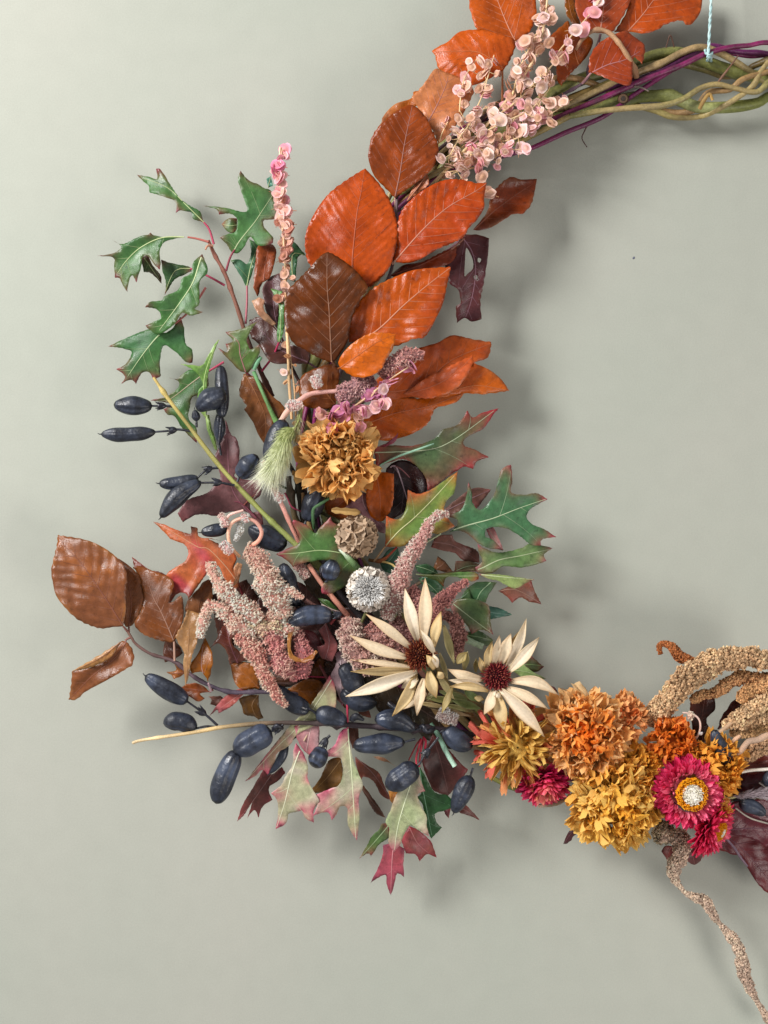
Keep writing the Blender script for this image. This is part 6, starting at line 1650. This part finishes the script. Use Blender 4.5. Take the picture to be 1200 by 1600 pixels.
# ------------------------------------------------------------------ soft grass heads
def grass_head(root, z, pts, d, r, n, cols, hair, seed, name='hairs'):
    p = Z(z, pts)
    path = spline(np.column_stack([p, resample(d, len(p))]), 2)
    rng = np.random.default_rng(seed)
    N = len(path)
    rr = resample(r, N)
    mb = MB()
    mb.tube(W(path[:, :2], path[:, 2]), rr * .55 * U, lin(cols[0]), 9)
    tg = np.gradient(path, axis=0); tg /= np.linalg.norm(tg, axis=1, keepdims=True) + 1e-9
    ui = rng.uniform(0, N - 1.01, n)
    i0 = ui.astype(int)
    c = path[i0]; T = tg[i0]
    nr = rng.normal(0, 1, (n, 3)); nr -= (nr * T).sum(1, keepdims=True) * T; nr /= np.linalg.norm(nr, axis=1, keepdims=True)
    L = hair * rng.uniform(.35, 1.0, n) * (.55 + .75 * ui / N)
    b0 = c + nr * (rr[i0] * .5)[:, None]
    dirv = nr * rng.uniform(.3, 1.0, n)[:, None] + T * 0.8
    m_ = b0 + dirv * (L * .5)[:, None]
    e_ = b0 + (dirv + T * .35) * L[:, None] * .95
    sd = np.cross(dirv, rng.normal(0, 1, (n, 3))); sd /= np.linalg.norm(sd, axis=1, keepdims=True)
    wd = .34
    v = np.stack([b0 + sd * wd, b0 - sd * wd, m_ + sd * wd * .8, m_ - sd * wd * .8, e_], 1).reshape(-1, 3)
    base = np.arange(n) * 5
    t = np.concatenate([np.stack([base, base + 1, base + 2], -1), np.stack([base + 1, base + 3, base + 2], -1), np.stack([base + 2, base + 3, base + 4], -1)])
    f_ = (ui / N)[:, None]
    ca = lin(cols[0]) + (lin(cols[1]) - lin(cols[0])) * np.clip(f_ * 1.1 - .1, 0, 1)
    cb = lin(cols[1]) + (lin(cols[2]) - lin(cols[1])) * np.clip(f_ * 1.2, 0, 1)
    C = np.stack([ca, ca, (ca + cb) / 2, (ca + cb) / 2, cb], 1).reshape(-1, 3)
    mb.add(W(v[:, :2], v[:, 2]), t, C)
    # plump little seeds
    k = n // 7
    ii = rng.integers(0, N, k)
    for q in ii:
        a = rng.uniform(0, 6.28)
        o_ = path[q] + np.array([math.cos(a) * rr[q] * .5, math.sin(a) * rr[q] * .2, abs(math.sin(a)) * rr[q] * .6])
        pp = np.array([o_ - tg[q] * 2.5, o_, o_ + tg[q] * 3.5])
        mb.tube(W(pp[:, :2], pp[:, 2]), np.array([.4, 1.1, .2]) * U, (lin(cols[0]) + lin(cols[1])) / 2, 5)
    return mb.build(name, M['hair'], root, smooth_=False, stuff=True)


s = thing('bunny_tail_grass', 'fluffy pale green grass tail hanging beside the golden dried flower', 'grass head', (466, 655), 130)
grass_head(s, 'C', '290,150 240,200 215,270 190,340 160,410 130,470 110,520', [136, 142, 142, 136, 130], [4, 10, 14, 15, 14, 11, 6], 3200, ['#a8b468', '#ccd498', '#f6f4e6'], 30, 81)
grass_head(s, 'C', '330,40 330,110 320,170 290,230', [126, 130, 132, 132], [2, 4, 5, 3], 260, ['#94945c', '#a8a478', '#c8c0a0'], 22, 82)
branch(s, 'C', '345,-20 340,60 310,130 270,180', [120, 130, 136, 138], [1.2, 1.2], '#8a9458', 'stem', seed=104, knob=.02)

s = thing('grey_grass_spike', 'grey lavender feathery spike at the right edge beside the strawflowers', 'grass head', (1135, 1247), 110)
grass_head(s, 'S', '1010,990 1060,985 1120,975 1200,975 1320,985', [118, 120, 120, 116], [4, 6, 8, 9, 9], 900, ['#8d7c80', '#a89aa0', '#c4b8bc'], 13, 83)
branch(s, 'S', '940,995 975,1000 1020,990', [112, 116, 118], [2.0, 2.0], '#9a9468', 'stem', seed=105)

# dry brown scabious fluff and loose bits in the middle
s = thing('grass_stem', 'kinked dark green grass stem crossing below the golden flower', 'grass stem', (490, 825), 100)
branch(s, 'C', '640,630 560,700 490,745 450,775 445,850 455,930', [112, 116, 118, 118, 112, 100], [1.6, 2.2, 2.4, 2.2], ['#4c7048', '#40603c'], 'stem', seed=106, knob=.03)
s = thing('loose_petal', 'single crinkled yellow petal lying on the brown papery seed head', 'petal', (540, 803), 124)
blade(s, 'petal_blade', 'C', '590,785', '815,805', 62, (126, 120), ('#c8a468', '#a88450'), arch=1, cup=.5, seed=201, mat='cream', prof=(.35, .9, .6, 1.0, .75, .95, .3))
s = thing('dark_stem_bundle', 'dark woody stems showing between the grass tail and the golden flower', 'stem', (470, 800), 60)
branch(s, 'C', '255,520 265,620 285,720 300,820 330,900', [88, 88, 86, 80, 70], [4.2, 4.4, 4.6], ['#2c2420', '#4a4030', '#5a4a2c'], 'stem', seed=107, nodes=3)
branch(s, 'C', '310,540 335,640 345,760 370,880', [82, 82, 80, 70], [3.2, 3.4], ['#2a2a20', '#30281f'], 'stem', seed=108, nodes=3)
branch(s, 'C', '365,650 370,740 380,840', [92, 90, 84], [2.6, 2.6], ['#b08c60', '#8a6c48'], 'stem', seed=109)
branch(s, 'C', '225,650 250,700 280,760 375,805', [90, 92, 94, 94], [1.2, 1.2], ['#94304c', '#a83c5c'], 'stem', seed=110)
branch(s, 'C', '0,500 80,560 180,590 290,640', [84, 84, 86, 84], [1.8, 1.8], ['#3a4a34', '#2f3c2c'], 'stem', seed=111)
s = thing('green_stem', 'green woody stem showing under the zinnia and the closed strawflower', 'stem', (900, 1225), 80)
branch(s, 'm', '350,730 440,780 560,830 700,860 800,850 950,815', [86, 88, 84, 80, 84, 80], [4.2, 4.4, 4.2], ['#7a7838', '#6c7034', '#586a30'], 'stem', seed=112, nodes=3)
branch(s, 'm', '690,940 780,930 860,900 930,860', [92, 96, 96, 90], [2.4, 4.0, 3.0], ['#c0a890', '#b89c84'], 'stem', seed=113)
branch(s, 'm', '870,720 960,760 1060,790 1180,800', [96, 98, 96, 90], [4.6, 5, 4], ['#54382c', '#5c3c30'], 'stem', seed=114, knob=.3)
